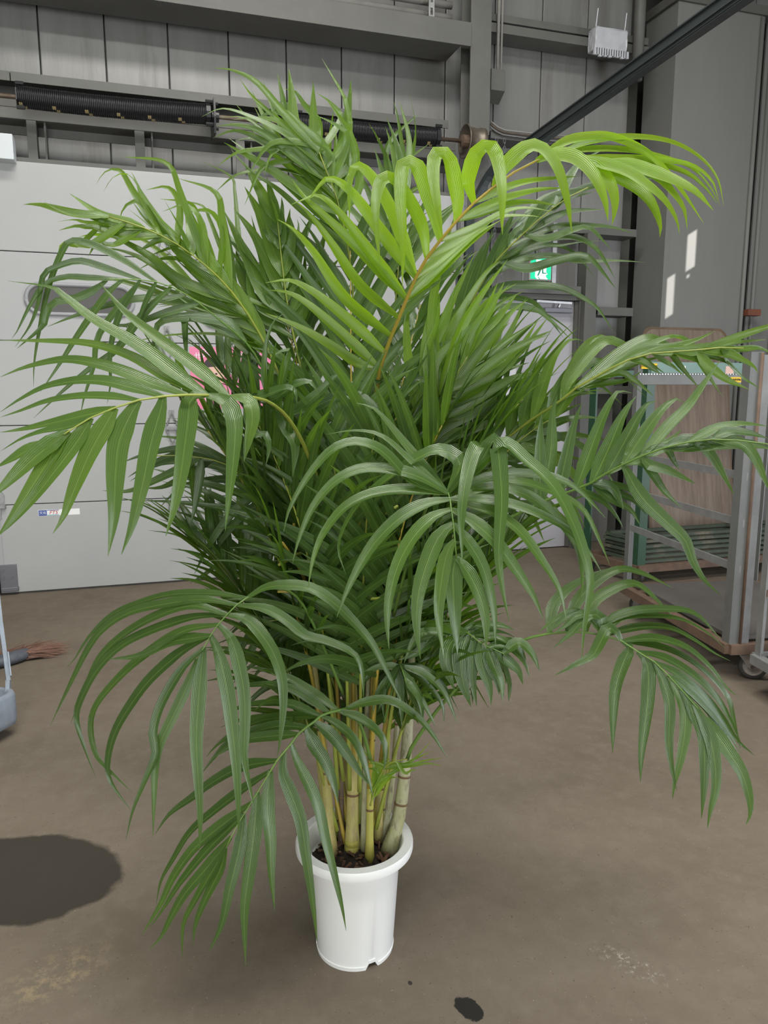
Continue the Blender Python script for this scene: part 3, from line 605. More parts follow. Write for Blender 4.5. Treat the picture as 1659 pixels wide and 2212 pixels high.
# ================================================================ PLYWOOD BOARD
bw, bh_ = .975, 2.19
p0 = Vector((4.55, 5.945, .0)); top = Vector((4.57, PYF-.022, 0)); ang = math.asin((top.y-p0.y)/bh_)
def rrect(w, h, r, n=6):
    pts = []
    for cx, cy, a0 in ((w-r, h-r, 0), (r, h-r, 90)):
        for k in range(n+1): a = math.radians(a0+90*k/n); pts.append((cx+r*math.cos(a), cy+r*math.sin(a)))
    return pts + [(0, 0), (w, 0)]
upb = Vector((.012, math.sin(ang), math.cos(ang))); nb = Vector((0, math.cos(ang), -math.sin(ang)))
t = thing('plywood_board', 'weathered plywood board with rounded corners leaning on the boxed pillar', 'board', p0)
P = [p0+Vector((1, 0, 0))*x+upb*z for x, z in rrect(bw, bh_, .10)]
bm = bmesh.new(); prism(bm, P, nb, .018); frombm('board', bm, 'plywood', t)
Q = [p0+Vector((1, 0, 0))*(.022+(bw-.044)*x/bw)+upb*(.022+(bh_-.044)*z/bh_) for x, z in rrect(bw, bh_, .10)]
bm = bmesh.new(); a_ = [bm.verts.new(p-nb*.0012) for p in P]; b_ = [bm.verts.new(p-nb*.0012) for p in Q]
for i in range(len(a_)): j = (i+1) % len(a_); bm.faces.new((a_[i], a_[j], b_[j], b_[i]))
frombm('worn_edge', bm, 'plywood_edge', t)
# ================================================================ CASTERS
def caster(parent, x, y, ztop, r, ang, swivel=.05):
    d = Vector((math.cos(ang), math.sin(ang), 0)); s = Vector((-d.y, d.x, 0)); c = Vector((x, y, r)) + d*swivel
    bm = bmesh.new()
    for sg in (-1, 1):
        o = s*sg*.026; prism(bm, [Vector((x, y, ztop-.012))-d*.035+o, Vector((x, y, ztop-.012))+d*.05+o, c+d*.022+o-Vector((0, 0, .012)), c-d*.022+o-Vector((0, 0, .012))], s, .005)
    bx(bm, x-.05, x+.05, y-.045, y+.045, ztop-.014, ztop)
    fk = frombm('caster_fork', bm, 'hub_metal', parent)
    def wheel(prof, name, m, n=28):
        bm = bmesh.new(); rings = []
        for rr, h in prof:
            rings.append([bm.verts.new(c+s*h+(d*math.cos(2*math.pi*k/n)+Vector((0, 0, 1))*math.sin(2*math.pi*k/n))*rr) for k in range(n)])
        for a, b in zip(rings, rings[1:]):
            for k in range(n): bm.faces.new((a[k], a[(k+1) % n], b[(k+1) % n], b[k]))
        bm.faces.new(rings[0][::-1]); bm.faces.new(rings[-1]); frombm(name, bm, m, fk, True)
    wheel([(r*.72, -.017), (r*.93, -.02), (r, -.010), (r, .010), (r*.93, .02), (r*.72, .017)], 'tyre', 'rubber')
    wheel([(r*.2, -.026), (r*.3, -.022), (r*.68, -.018), (r*.72, -.0205), (r*.72, .0205), (r*.68, .018), (r*.3, .022), (r*.2, .026)], 'wheel_hub', 'hub_metal')
# ================================================================ GREEN TROLLEY with stacked frames
def P2(o, e1, e2, a, b, z): return Vector((o.x+e1.x*a+e2.x*b, o.y+e1.y*a+e2.y*b, z))
def lbar(bm, o, e1, e2, A, B, w, h): bar(bm, P2(o, e1, e2, *A), P2(o, e1, e2, *B), w, h)
go = FL(1376, 1232, .12); g2_ = FL(1201, 1185, .12)
ge1 = Vector((g2_.x-go.x, g2_.y-go.y)); gl = min(ge1.length, .62); ge1.normalize(); ge2 = Vector((1.0, 0.0))
gw = 2.75
t = thing('green_trolley', 'green steel stock trolley loaded with flat frames behind the galvanised trolley', 'trolley', P2(go, ge1, ge2, gl/2, gw/2, 0))
def post(o, e1, e2, a, b, z0, z1, m, parent, w=.045, n='post', sa=1, sb=1):
    bm = bmesh.new(); c = P2(o, e1, e2, a, b, 0); E1 = Vector((e1.x, e1.y, 0)); E2 = Vector((e2.x, e2.y, 0))
    prism(bm, [c, c+E2*w*sb, c+E2*w*sb+E1*.006*sa, c+E2*.006*sb+E1*.006*sa, c+E2*.006*sb+E1*w*sa, c+E1*w*sa], (0, 0, 1), 1)
    for v in bm.verts: v.co.z = z0 if v.co.z < .5 else z1
    bmesh.ops.recalc_face_normals(bm, faces=bm.faces[:]); return frombm(n, bm, m, parent)
for a, b, sa_, sb2 in ((0, 0, 1, 1), (gl, 0, -1, 1), (0, gw, 1, -1), (gl, gw, -1, -1)): post(go, ge1, ge2, a, b, .10, 1.80, 'green_paint', t, .075, 'post', sa_, sb2)
for A, B in (((0, 0), (0, gw)), ((gl, 0), (gl, gw)), ((0, 0), (gl, 0)), ((0, gw), (gl, gw))):
    bm = bmesh.new(); bar(bm, P2(go, ge1, ge2, *A, .13), P2(go, ge1, ge2, *B, .13), .045, .06); frombm('base_rail', bm, 'rust_brown', t)
bm = bmesh.new(); bar(bm, P2(go, ge1, ge2, 0, .02, 1.745), P2(go, ge1, ge2, 0, gw, 1.745), .03, .085); frombm('top_rail', bm, 'green_bar', t)
bm = bmesh.new(); bar(bm, P2(go, ge1, ge2, 0, .02, 1.70), P2(go, ge1, ge2, gl, .02, 1.70), .03, .05); frombm('side_rail', bm, 'green_bar', t)
for k in (0.32, .55, .72, 1.02):
    bm = bmesh.new(); bar(bm, P2(go, ge1, ge2, -.0165, k, 1.73), P2(go, ge1, ge2, -.0165, k+(.08 if k == .72 else .012), 1.73), .002, .06); frombm('tape_mark', bm, 'skin_print' if k == .72 else 'ink_white', t)
for a, b in ((.02, .05), (gl-.05, .05), (.02, gw-.05), (gl-.05, gw-.05)): caster(t, *P2(go, ge1, ge2, a, b, 0).xy, .105, .055, math.radians(100), .02)
for k in range(6):
    f = thing('rack_frame', ('lowest', 'second lowest', 'third lowest', 'third highest', 'second highest', 'topmost')[k]+' of the dirty green rack frames stacked on the green trolley', 'frame', P2(go, ge1, ge2, .3, gw/2, .16+k*.034), group='rack frames on the green trolley')
    z = .176+k*.034; off = .05+.035*k
    a0, a1, b0, b1 = off, gl-.14, .10+.02*(k % 2), gw-.1
    for A, B, nme in (((a0, b0), (a0, b1), 'long_bar'), ((a1, b0), (a1, b1), 'long_bar'), ((a0, b0), (a1, b0), 'end_bar'), ((a0, b1), (a1, b1), 'end_bar'), ((a0, (b0+b1)/2), (a1, (b0+b1)/2), 'middle_bar')):
        bm = bmesh.new(); bar(bm, P2(go, ge1, ge2, *A, z), P2(go, ge1, ge2, *B, z), .045, .022); frombm(nme, bm, 'green_frame', f)
# ================================================================ GALVANISED TROLLEY
co = FL(1574, 1400, .19); cr = FL(1345, 1268, .19)
ce1 = Vector((cr.x-co.x, cr.y-co.y)); cL = ce1.length; ce1.normalize(); ce2 = Vector((ce1.y, -ce1.x)); cW = 1.0
t = thing('stock_trolley', 'galvanised steel stock trolley with a board deck and tall corner posts', 'trolley', P2(co, ce1, ce2, cL/2, cW/2, 0))
def gpost(a, b, sa_, sb2, w, z1, m='galvanised'):
    o = post(co, ce1, ce2, a, b, .17, z1, m, t, w, 'corner_post', sa_, sb2); return o
gpost(0, 0, 1, 1, .07, 1.775); gpost(cL, 0, -1, 1, .06, 1.80); gpost(0, cW, 1, -1, .07, 1.775); gpost(cL, cW, -1, -1, .06, 1.80)
# rounded inner stiffener that gives the front post its channel look
bm = bmesh.new(); c = P2(co, ce1, ce2, .0, .07, 0); E1 = Vector((ce1.x, ce1.y, 0)); E2 = Vector((ce2.x, ce2.y, 0))
prism(bm, [c, c+E2*.045, c+E2*.045+E1*.006, c+E1*.006], (0, 0, 1), 1)
for v in bm.verts: v.co.z = .17 if v.co.z < .5 else 1.76
bmesh.ops.recalc_face_normals(bm, faces=bm.faces[:]); frombm('post_flange', bm, 'grey_rail', t)
bm = bmesh.new(); tube(bm, [P2(co, ce1, ce2, -.002, .062, .2), P2(co, ce1, ce2, -.002, .062, 1.77)], .009, 8); frombm('post_bead', bm, 'rust_brown', t, True)
for A, B in (((0, 0), (0, cW)), ((cL, 0), (cL, cW)), ((0, 0), (cL, 0)), ((0, cW), (cL, cW))):
    bm = bmesh.new(); bar(bm, P2(co, ce1, ce2, A[0]+.0, A[1], .185), P2(co, ce1, ce2, B[0], B[1], .185), .05, .055); frombm('base_rail', bm, 'rust_brown', t)
bm = bmesh.new(); q = [P2(co, ce1, ce2, a, b, .208) for a, b in ((.075, .06), (.075, cW-.06), (cL-.075, cW-.06), (cL-.075, .06))]; prism(bm, q[::-1] if (q[1]-q[0]).cross(q[2]-q[1]).z < 0 else q, (0, 0, 1), .022); bmesh.ops.recalc_face_normals(bm, faces=bm.faces[:]); frombm('deck', bm, 'deck_board', t)
bm = bmesh.new()
for a in (.25, .7, 1.1): bar(bm, P2(co, ce1, ce2, min(a, cL-.1), .02, .195), P2(co, ce1, ce2, min(a, cL-.1), cW-.02, .195), .05, .03)
frombm('deck_bearer', bm, 'rust_brown', t)
for z in (.63, .88, 1.13):
    bm = bmesh.new(); bar(bm, P2(co, ce1, ce2, .0, .035, z), P2(co, ce1, ce2, cL-.01, .012, z), .014, .042); frombm('side_rail', bm, 'grey_rail', t)
    bm = bmesh.new(); bar(bm, P2(co, ce1, ce2, .035, .05, z), P2(co, ce1, ce2, .035, .12, z), .03, .03, bev=.006); frombm('rail_lug', bm, 'grey_rail', t)
rz = 1.645
bm = bmesh.new(); bar(bm, P2(co, ce1, ce2, cL, .0, rz), P2(co, ce1, ce2, cL, cW, rz), .035, .07, bev=.003); tr_ = frombm('back_rail', bm, 'galvanised', t)
bm = bmesh.new()
for k in range(46): bar(bm, P2(co, ce1, ce2, cL-.018, .03+k*.02, rz+.037), P2(co, ce1, ce2, cL-.014, .042+k*.02, rz+.037), .010, .008)
frombm('knurled_edge', bm, 'zinc', tr_)
def ylabel(parent, a, b, z, w=.115, h=.036):
    bm = bmesh.new(); bar(bm, P2(co, ce1, ce2, a, b, z), P2(co, ce1, ce2, a, b+w, z), .003, h); lb = frombm('label', bm, 'label_yellow', parent)
    q = P2(co, ce1, ce2, a-.0025, b+w/2, z); 
    text('lettering', '北海道運輸[ミ-08]', .0145, q, 'ink_black', lb, rz=math.atan2(ce2.y, ce2.x))
ylabel(tr_, cL-.0195, .70, rz); ylabel(tr_, cL-.0195, .04, rz+.09)
for a, b in ((.04, .12), (cL-.05, .06), (.04, cW-.1), (cL-.05, cW-.06)): caster(t, *P2(co, ce1, ce2, a, b, 0).xy, .160, .076, math.radians(-35), .05)
# ================================================================ SECOND TROLLEY at the right
so_ = FL(1629, 1424, .19); 
t = thing('stock_trolley', 'rusty edged grey stock trolley standing against the front of the galvanised one', 'trolley', (so_.x+.4, so_.y-.5, 0))
se1, se2 = ce1, ce2; sL, sW = 1.2, .8
def sp_(a, b, z): return P2(so_, se1, se2, a, b, z)
for a, b, s1, s2 in ((0, 0, -1, 1), (-sL, 0, 1, 1), (0, sW, -1, -1), (-sL, sW, 1, -1)): post(so_, se1, se2, a, b, .17, 1.5, 'grey_rail', t, .045, 'corner_post', s1, s2)
for A, B in (((0, 0), (0, sW)), ((-sL, 0), (-sL, sW)), ((0, 0), (-sL, 0)), ((0, sW), (-sL, sW))):
    bm = bmesh.new(); bar(bm, sp_(*A, .195), sp_(*B, .195), .05, .05); frombm('base_rail', bm, 'grey_rail', t)
bm = bmesh.new(); q = [sp_(a, b, .205) for a, b in ((-.05, .04), (-.05, sW-.04), (-sL+.05, sW-.04), (-sL+.05, .04))]; prism(bm, q, (0, 0, 1), .02); bmesh.ops.recalc_face_normals(bm, faces=bm.faces[:]); frombm('deck', bm, 'deck_board', t)
bm = bmesh.new(); bar(bm, sp_(-.02, .02, .55), sp_(-.02, sW-.02, .55), .02, .03); frombm('cross_rail', bm, 'rust_brown', t)
for a, b in ((-.08, .12), (-sL+.08, .12), (-.08, sW-.08), (-sL+.08, sW-.08)): caster(t, *sp_(a, b, 0).xy, .17, .06, math.radians(200), .03)
# ================================================================ LEFT TROLLEY CORNER
A0 = FL(50, 1562, .045); B0 = FL(-5, 1592, .045)
lv = Vector((B0.x-A0.x, B0.y-A0.y)); lv.normalize(); lw = Vector((lv.y, -lv.x))
if lw.y < 0: lw = -lw
t = thing('hand_cart', 'pale blue metal hand cart with rounded tray corner and bent handle', 'cart', (A0.x+lv.x*.4, A0.y+lv.y*.4, 0))
def lp(a, b, z): return Vector((A0.x+lv.x*a+lw.x*b, A0.y+lv.y*a+lw.y*b, z))
def rr(a0, a1, b0, b1, r, n=6):
    out = []
    for ca, cb, st_ in ((a0+r, b0+r, 180), (a1-r, b0+r, 270), (a1-r, b1-r, 0), (a0+r, b1-r, 90)):
        for k in range(n+1): th = math.radians(st_+90*k/n); out.append((ca+r*math.cos(th), cb+r*math.sin(th)))
    return out
LA, LB = .95, .55
bm = bmesh.new(); loops = []
for (ins, z) in ((.03, .045), (.004, .06), (0, .085), (0, .195), (.006, .212), (.018, .215), (.026, .205), (.03, .12)):
    loops.append([bm.verts.new(lp(a, b, z)) for a, b in rr(ins, LA-ins, ins, LB-ins, .055)])
for a, b in zip(loops, loops[1:]):
    n = len(a)
    for k in range(n): bm.faces.new((a[k], a[(k+1) % n], b[(k+1) % n], b[k]))
bm.faces.new(loops[0][::-1]); fi = bm.faces.new(loops[-1]); bmesh.ops.recalc_face_normals(bm, faces=bm.faces[:])
frombm('tray', bm, 'galvanised_blue', t, True)
bm = bmesh.new(); prism(bm, [lp(a, b, .12) for a, b in rr(.03, LA-.03, .03, LB-.03, .05)], (0, 0, 1), .006); bmesh.ops.recalc_face_normals(bm, faces=bm.faces[:]); frombm('tray_floor', bm, 'rust_brown', t)
q0 = lp(.045, .04, .12); q1 = PD(18, 1470, (q0-CAMP).dot(fwd)+.03); q2 = PD(2, 1350, (q0-CAMP).dot(fwd)+.08); q3 = PD(-14, 1200, (q0-CAMP).dot(fwd)+.12); q4 = q3+Vector((-.35, -.2, .05)); q5 = lp(.045+.5, .04, .12)
bm = bmesh.new()
for a, b in zip((q0, q1, q2, q3, q4), (q1, q2, q3, q4, q5)): bar(bm, a, b+(b-a)*.02, .018, .026)
frombm('handle', bm, 'galvanised_blue', t)
bm = bmesh.new(); bar(bm, q1+Vector((.012, 0, .02)), q1.lerp(q2, .5)+Vector((.014, 0, 0)), .006, .03); frombm('handle_clip', bm, 'galvanised_blue', t)
for a, b in ((.1, .1), (LA-.1, .1), (.1, LB-.1), (LA-.1, LB-.1)): q = lp(a, b, 0); caster(t, q.x, q.y, .06, .028, 0, .005)
# ================================================================ BROOM
bb = FL(60, 1412, .03); tip = FL(126, 1398, .01)
t = thing('broom', 'old broom head with brown twig bristles lying on the floor', 'broom', (bb.x, bb.y, 0))
bd = (tip-bb); bd.z = 0; bd.normalize(); bs = Vector((-bd.y, bd.x, 0)); rnd = random.Random(3)
bm = bmesh.new()
h0 = bb-bd*.22
loops = []
for f, wv, hv in ((0, .035, .03), (.3, .05, .035), (.7, .055, .035), (1, .045, .03)):
    c = h0.lerp(bb, f); c.z = .034; loops.append([bm.verts.new(c+bs*wv*math.cos(a)+Vector((0, 0, 1))*hv*math.sin(a)) for a in [2*math.pi*k/10 for k in range(10)]])
for a, b in zip(loops, loops[1:]):
    for k in range(10): bm.faces.new((a[k], a[(k+1) % 10], b[(k+1) % 10], b[k]))
bm.faces.new(loops[0][::-1]); bm.faces.new(loops[-1]); bmesh.ops.recalc_face_normals(bm, faces=bm.faces[:]); frombm('binding', bm, 'broom_head', t, True)
bm = bmesh.new()
for k in range(420):
    s = rnd.uniform(-1, 1); c = bb-bd*.18*rnd.random()*(1 if s > 0 else .2)+bs*.05*s; c.z = rnd.uniform(.012, .06); L = rnd.uniform(.12, .30)*(1-.35*abs(s)); e = c+bd*L+bs*(.10*s+rnd.uniform(-.02, .05)); e.z = max(.005, c.z-rnd.uniform(.0, .04)); m_ = c.lerp(e, .5)+Vector((0, 0, .006))
    tube(bm, [c, m_, e], [.0022, .0018, .0008], 3, False)
frombm('bristles', bm, 'bristle', t)['kind'] = 'stuff'
bm = bmesh.new(); tube(bm, [h0+Vector((0, 0, .034)), h0-bd*1.1+Vector((0, 0, .02))], .013, 8); frombm('handle', bm, 'galvanised_blue', t, True)
# ================================================================ POTTED PALM
PC = FL(767, 2037); PCX, PCY = PC.x, PC.y; PHT = .336
palm = thing('potted_palm', 'tall areca palm with arching feathery fronds in a white plastic pot', 'plant', (PCX, PCY, 0))
n = 72; prof = [(.100, .0), (.1105, .0), (.1125, .012), (.1100, .0125), (.1110, .018), (.1285, .284), (.1315, .292), (.1385, .298), (.142, .303), (.158, .306), (.1655, .310), (.1668, .315), (.1668, .330), (.1645, .336), (.141, .3365), (.137, .333), (.124, .28), (.10, .262)]
vs = []; fs = []
slot = lambda a: any(abs((a-s+math.pi) % (2*math.pi)-math.pi) < .13 for s in (math.radians(-82), math.radians(38), math.radians(158)))
for r, h in prof:
    for k in range(n):
        a = 2*math.pi*k/n; hh = h
        if slot(a) and h < .02: hh = h+.017 if h < .013 else max(h, .031)
        vs.append((PCX+r*math.cos(a), PCY+r*math.sin(a), hh))
for i in range(len(prof)-1):
    for k in range(n): fs.append((i*n+k, i*n+(k+1) % n, (i+1)*n+(k+1) % n, (i+1)*n+k))
pot = mk('pot', vs, fs, 'pot_white', palm, True); pot['label'] = 'white plastic slit pot with thick rolled rim'
pot.data.set_sharp_from_angle(angle=math.radians(35))
vs = [(PCX, PCY, .285)]; fs = []; rnd = random.Random(11)
for i in range(1, 9):
    for k in range(40): a = 2*math.pi*k/40; r = .1255*i/8; vs.append((PCX+r*math.cos(a), PCY+r*math.sin(a), .278+rnd.uniform(-.006, .008)+(.008 if i < 5 else 0)-(.004 if i == 8 else 0)))
for k in range(40): fs.append((0, 1+k, 1+(k+1) % 40))
for i in range(7):
    for k in range(40): fs.append((1+i*40+k, 1+i*40+(k+1) % 40, 1+(i+1)*40+(k+1) % 40, 1+(i+1)*40+k))
mk('soil', vs, [f[::-1] if len(f) == 4 else f for f in fs], 'soil', palm, False)
bm = bmesh.new()
for k in range(60):
    a = rnd.uniform(0, 6.28); r = .108*math.sqrt(rnd.random()); c = Vector((PCX+r*math.cos(a), PCY+r*math.sin(a), .289)); d = Vector((rnd.uniform(-1, 1), rnd.uniform(-1, 1), rnd.uniform(-.3, .6))).normalized()*rnd.uniform(.006, .018)
    bar(bm, c-d, c+d, rnd.uniform(.004, .010), .004, (.3, .2, 1))
frombm('bark_chips', bm, 'bark_chip', palm)['kind'] = 'stuff'
# ---- canes: photo pixels (base -> top), thickness px, camera depth
CANES = [((717, 1846), (705, 1700), (692, 1560), (672, 1380), 25, 2.10, 'cane'), ((702, 1800), (692, 1650), (684, 1500), (655, 1300), 20, 2.20, 'cane'),
 ((737, 1825), (737, 1700), (735, 1560), (720, 1400), 13, 2.20, 'cane_brown'), ((729, 1812), (727, 1740), (722, 1600), (700, 1380), 8, 2.18, 'cane_green'),
 ((760, 1838), (762, 1720), (764, 1560), (758, 1330), 30, 2.09, 'cane'), ((786, 1838), (788, 1720), (792, 1560), (800, 1350), 16, 2.12, 'cane_grey'),
 ((798, 1858), (799, 1760), (802, 1640), (815, 1400), 18, 2.05, 'cane_green'), ((816, 1815), (822, 1700), (836, 1560), (862, 1350), 20, 2.18, 'cane'),
 ((838, 1808), (846, 1700), (856, 1580), (875, 1380), 14, 2.24, 'cane_grey'), ((836, 1838), (862, 1760), (878, 1620), (892, 1380), 31, 2.08, 'cane_grey'),
 ((778, 1800), (780, 1680), (776, 1500), (765, 1250), 18, 2.26, 'cane_brown'), ((752, 1800), (750, 1650), (742, 1450), (725, 1230), 17, 2.28, 'cane'), ((826, 1800), (835, 1640), (838, 1450), (840, 1250), 15, 2.28, 'cane_green')]
def spline(P, N):
    P = [Vector(p) for p in P]; out = []
    if len(P) == 2: return [P[0].lerp(P[1], i/(N-1)) for i in range(N)]
    cum = [0]
    for a, b in zip(P, P[1:]): cum.append(cum[-1]+max((b-a).length, 1e-6))
    for i in range(N):
        s = cum[-1]*i/(N-1); k = min(max(j for j in range(len(P)) if cum[j] <= s+1e-9), len(P)-2); f = (s-cum[k])/(cum[k+1]-cum[k])
        p0 = P[k-1] if k else P[0]*2-P[1]; p1 = P[k]; p2 = P[k+1]; p3 = P[k+2] if k+2 < len(P) else P[-1]*2-P[-2]
        out.append(.5*((2*p1)+(p2-p0)*f+(2*p0-5*p1+4*p2-p3)*f*f+(3*p1-p0-3*p2+p3)*f**3))
    return out
CT = []
for (b0, b1, b2, b3, wpx, dp, m) in CANES:
    # the cane stands on the soil
    q = FL(*b0, .283); r = Vector((q.x-PCX, q.y-PCY)); 
    if r.length > .106: q.x = PCX+r.x/r.length*.106; q.y = PCY+r.y/r.length*.106
    t0 = (q-CAMP).dot(fwd); pts = [q-Vector((0, 0, .02)), PD(*b1, t0-.005), PD(*b2, t0-.01), PD(*b3, t0-.02)]
    S_ = spline(pts, 16); rr_ = wpx/2*t0/FPX; CT.append((S_[-1], m))
    bm = bmesh.new(); tube(bm, S_, [rr_*(1.18 if i < 2 else 1.0)*(1-.55*(i/15)**1.3) for i in range(16)], 12); c = frombm('cane', bm, m, palm, True)
    L = 0
    for k in rnd.sample((2, 4, 6, 9), 2):
        i = k; bm = bmesh.new(); d = (S_[i+1]-S_[i]).normalized(); R = rr_*(1-.55*(i/15)**1.3)*1.07
        tube(bm, [S_[i]-d*.003, S_[i]+d*.003], R, 12); frombm('leaf_scar', bm, 'cane_ring', c, True)
# thick root collar and surface roots of the main cane
q = FL(760, 1838, .283); bm = bmesh.new(); lathe(bm, [(.016, .27), (.021, .285), (.0215, .30), (.0185, .302), (.0205, .306), (.0205, .318), (.018, .32)], 16, (q.x, q.y, 0)); frombm('root_collar', bm, 'cane_green', palm, True)
bm = bmesh.new()
for k in range(9):
    a = math.radians(-150+k*28); e = Vector((q.x+math.cos(a)*.034, q.y+math.sin(a)*.034, .272)); tube(bm, [(q.x+math.cos(a)*.016, q.y+math.sin(a)*.016, .297), ((q.x+e.x)/2, (q.y+e.y)/2, .29), e], [.0035, .0035, .0025], 6)
frombm('surface_roots', bm, 'bark_chip', palm, True)
# ---- fronds
LEAVES = []        # (frond object, verts, faces, uvs, tint, size)
def blade(pts, W, N_ref, tint, frond, fold=.16, twist=0):
    """ribbon leaflet through 3-D points; three vertices across with a folded midrib"""
    L = sum((b-a).length for a, b in zip(pts, pts[1:])); n = max(11, min(34, int(L/.018))); S_ = spline(pts, n)
    vs = []; fs = []; uv = []; ps = None
    for i, p in enumerate(S_):
        t = (S_[min(i+1, n-1)]-S_[max(i-1, 0)]).normalized(); f = i/(n-1)
        nr = N_ref[min(int(f*len(N_ref)), len(N_ref)-1)] if isinstance(N_ref, list) else N_ref
        s = t.cross(nr)
        if s.length < .25 and ps is not None: s = s+ps*(.6)
        if s.length < 1e-3: s = t.cross(Vector((.3, .2, 1)))
        s.normalize()
        if ps is not None:
            if s.dot(ps) < 0: s = -s
            s = (s*.55+ps*.45); s = (s-t*s.dot(t)).normalized()
        if twist: s = Matrix.Rotation(twist*f, 3, t) @ s
        ps = s.copy(); nn = s.cross(t).normalized()
        if nn.dot(nr) < 0: nn = -nn
        w = W*.53*min(1, .34+f*3.3)*max(.02, (1-f**2.2))**1.0
        vs += [p-s*w, p-nn*w*fold*2, p+s*w]; uv += [(0, f), (.5, f), (1, f)]
    for i in range(n-1):
        q = i*3; fs += [(q, q+1, q+4, q+3), (q+1, q+2, q+5, q+4)]
    LEAVES.append((frond, vs, fs, uv, tint, L*W))
def frond(pts3, r0, m, name='frond'):
    S_ = spline(pts3, 26); bm = bmesh.new(); tube(bm, S_, [max(.0014, r0*(1-.85*(i/25))) for i in range(26)], 7); o = frombm(name, bm, m, palm, True); return o, S_
TOCAM = lambda p: (CAMP-p).normalized()
def traced(rach, lists, tint, r0=.0055, m='rachis', up=.7, dd=0.0, W=.030, dens=0):
    """rach: [(px,py,depth)...]; lists: [((ox,oy,s), dd, [leaflet px lists with optional width])]"""
    R = [PD(x, y, d) for x, y, d in rach]; fo, S_ = frond(R, r0, m)
    SP = [((829.5+FPX*(p-CAMP).dot(rgt)/(p-CAMP).dot(fwd)), (1106-FPX*(p-CAMP).dot(upv)/(p-CAMP).dot(fwd)), (p-CAMP).dot(fwd)) for p in S_]
    rnd = random.Random(len(lists)*7+int(rach[0][0]))
    for (ox, oy, s), dz, ls in lists:
        for l in ls:
            Wd = W
            if not isinstance(l[0], tuple): Wd = l[0]; l = l[1:]
            P = [(ox+x/s, oy+y/s) for x, y in l]
            j = min(range(len(SP)), key=lambda k: (SP[k][0]-P[0][0])**2+(SP[k][1]-P[0][1])**2); d0 = SP[j][2]
            gap = math.hypot(SP[j][0]-P[0][0], SP[j][1]-P[0][1])
            if gap > 70: P = [(SP[j][0], SP[j][1])]+P
            else: P[0] = (SP[j][0], SP[j][1])
            cum = [0]
            for a, b in zip(P, P[1:]): cum.append(cum[-1]+math.hypot(b[0]-a[0], b[1]-a[1]))
            dv = dz*(.8+.4*rnd.random())*min(1, cum[-1]/400)
            Q = [PD(x, y, d0+dv*math.sin(min(1, c/cum[-1])*math.pi*.5)) for (x, y), c in zip(P, cum)]
            nr = (TOCAM(Q[0])*1.0+Vector((0, 0, up))+Vector((rnd.uniform(-.3, .3), rnd.uniform(-.3, .3), 0))).normalized()
            blade(Q, Wd*(.93+.14*rnd.random()), nr, max(0, min(1, tint+rnd.uniform(-.07, .07))), fo, twist=rnd.uniform(-.25, .25))
            for e in range(dens):          # the leaflets that crowd behind and between the clear ones
                an = rnd.uniform(.05, .22)*rnd.choice((-1, 1)); sc = rnd.uniform(.72, 1.12); ca, sa2 = math.cos(an)*sc, math.sin(an)*sc
                jj = max(0, min(25, j+rnd.choice((-1, 1, 2)))); bxp, byp, bd0 = SP[jj]; dv2 = dv+rnd.uniform(-.02, .16)
                Q2 = [PD(bxp+(x-P[0][0])*ca-(y-P[0][1])*sa2, byp+(x-P[0][0])*sa2+(y-P[0][1])*ca, bd0+dv2*math.sin(min(1, c/cum[-1])*math.pi*.5)) for (x, y), c in zip(P, cum)]
                nr2 = (TOCAM(Q2[0])*.8+Vector((rnd.uniform(-.6, .6), rnd.uniform(-.6, .6), up))).normalized()
                blade(Q2, Wd*(.75+.3*rnd.random()), nr2, max(0, min(1, tint+rnd.uniform(-.08, .08))), fo, twist=rnd.uniform(-.5, .5))
    return fo
cP = (0, 0, 1.0); c1 = (400, 150, 2.765); c2 = (900, 250, 2.37); c3 = (500, 600, 2.765); cB = (0, 500, 2.765); c4 = (600, 900, 2.37); c5 = (500, 1100, 2.765); c6 = (0, 1250, 2.3); c7 = (560, 1550, 3.3425); c8 = (860, 1300, 2.0764); c9 = (1150, 1000, 3.26); cG = (1159, 650, 2.458); cT = (0, 0, 1.9988)
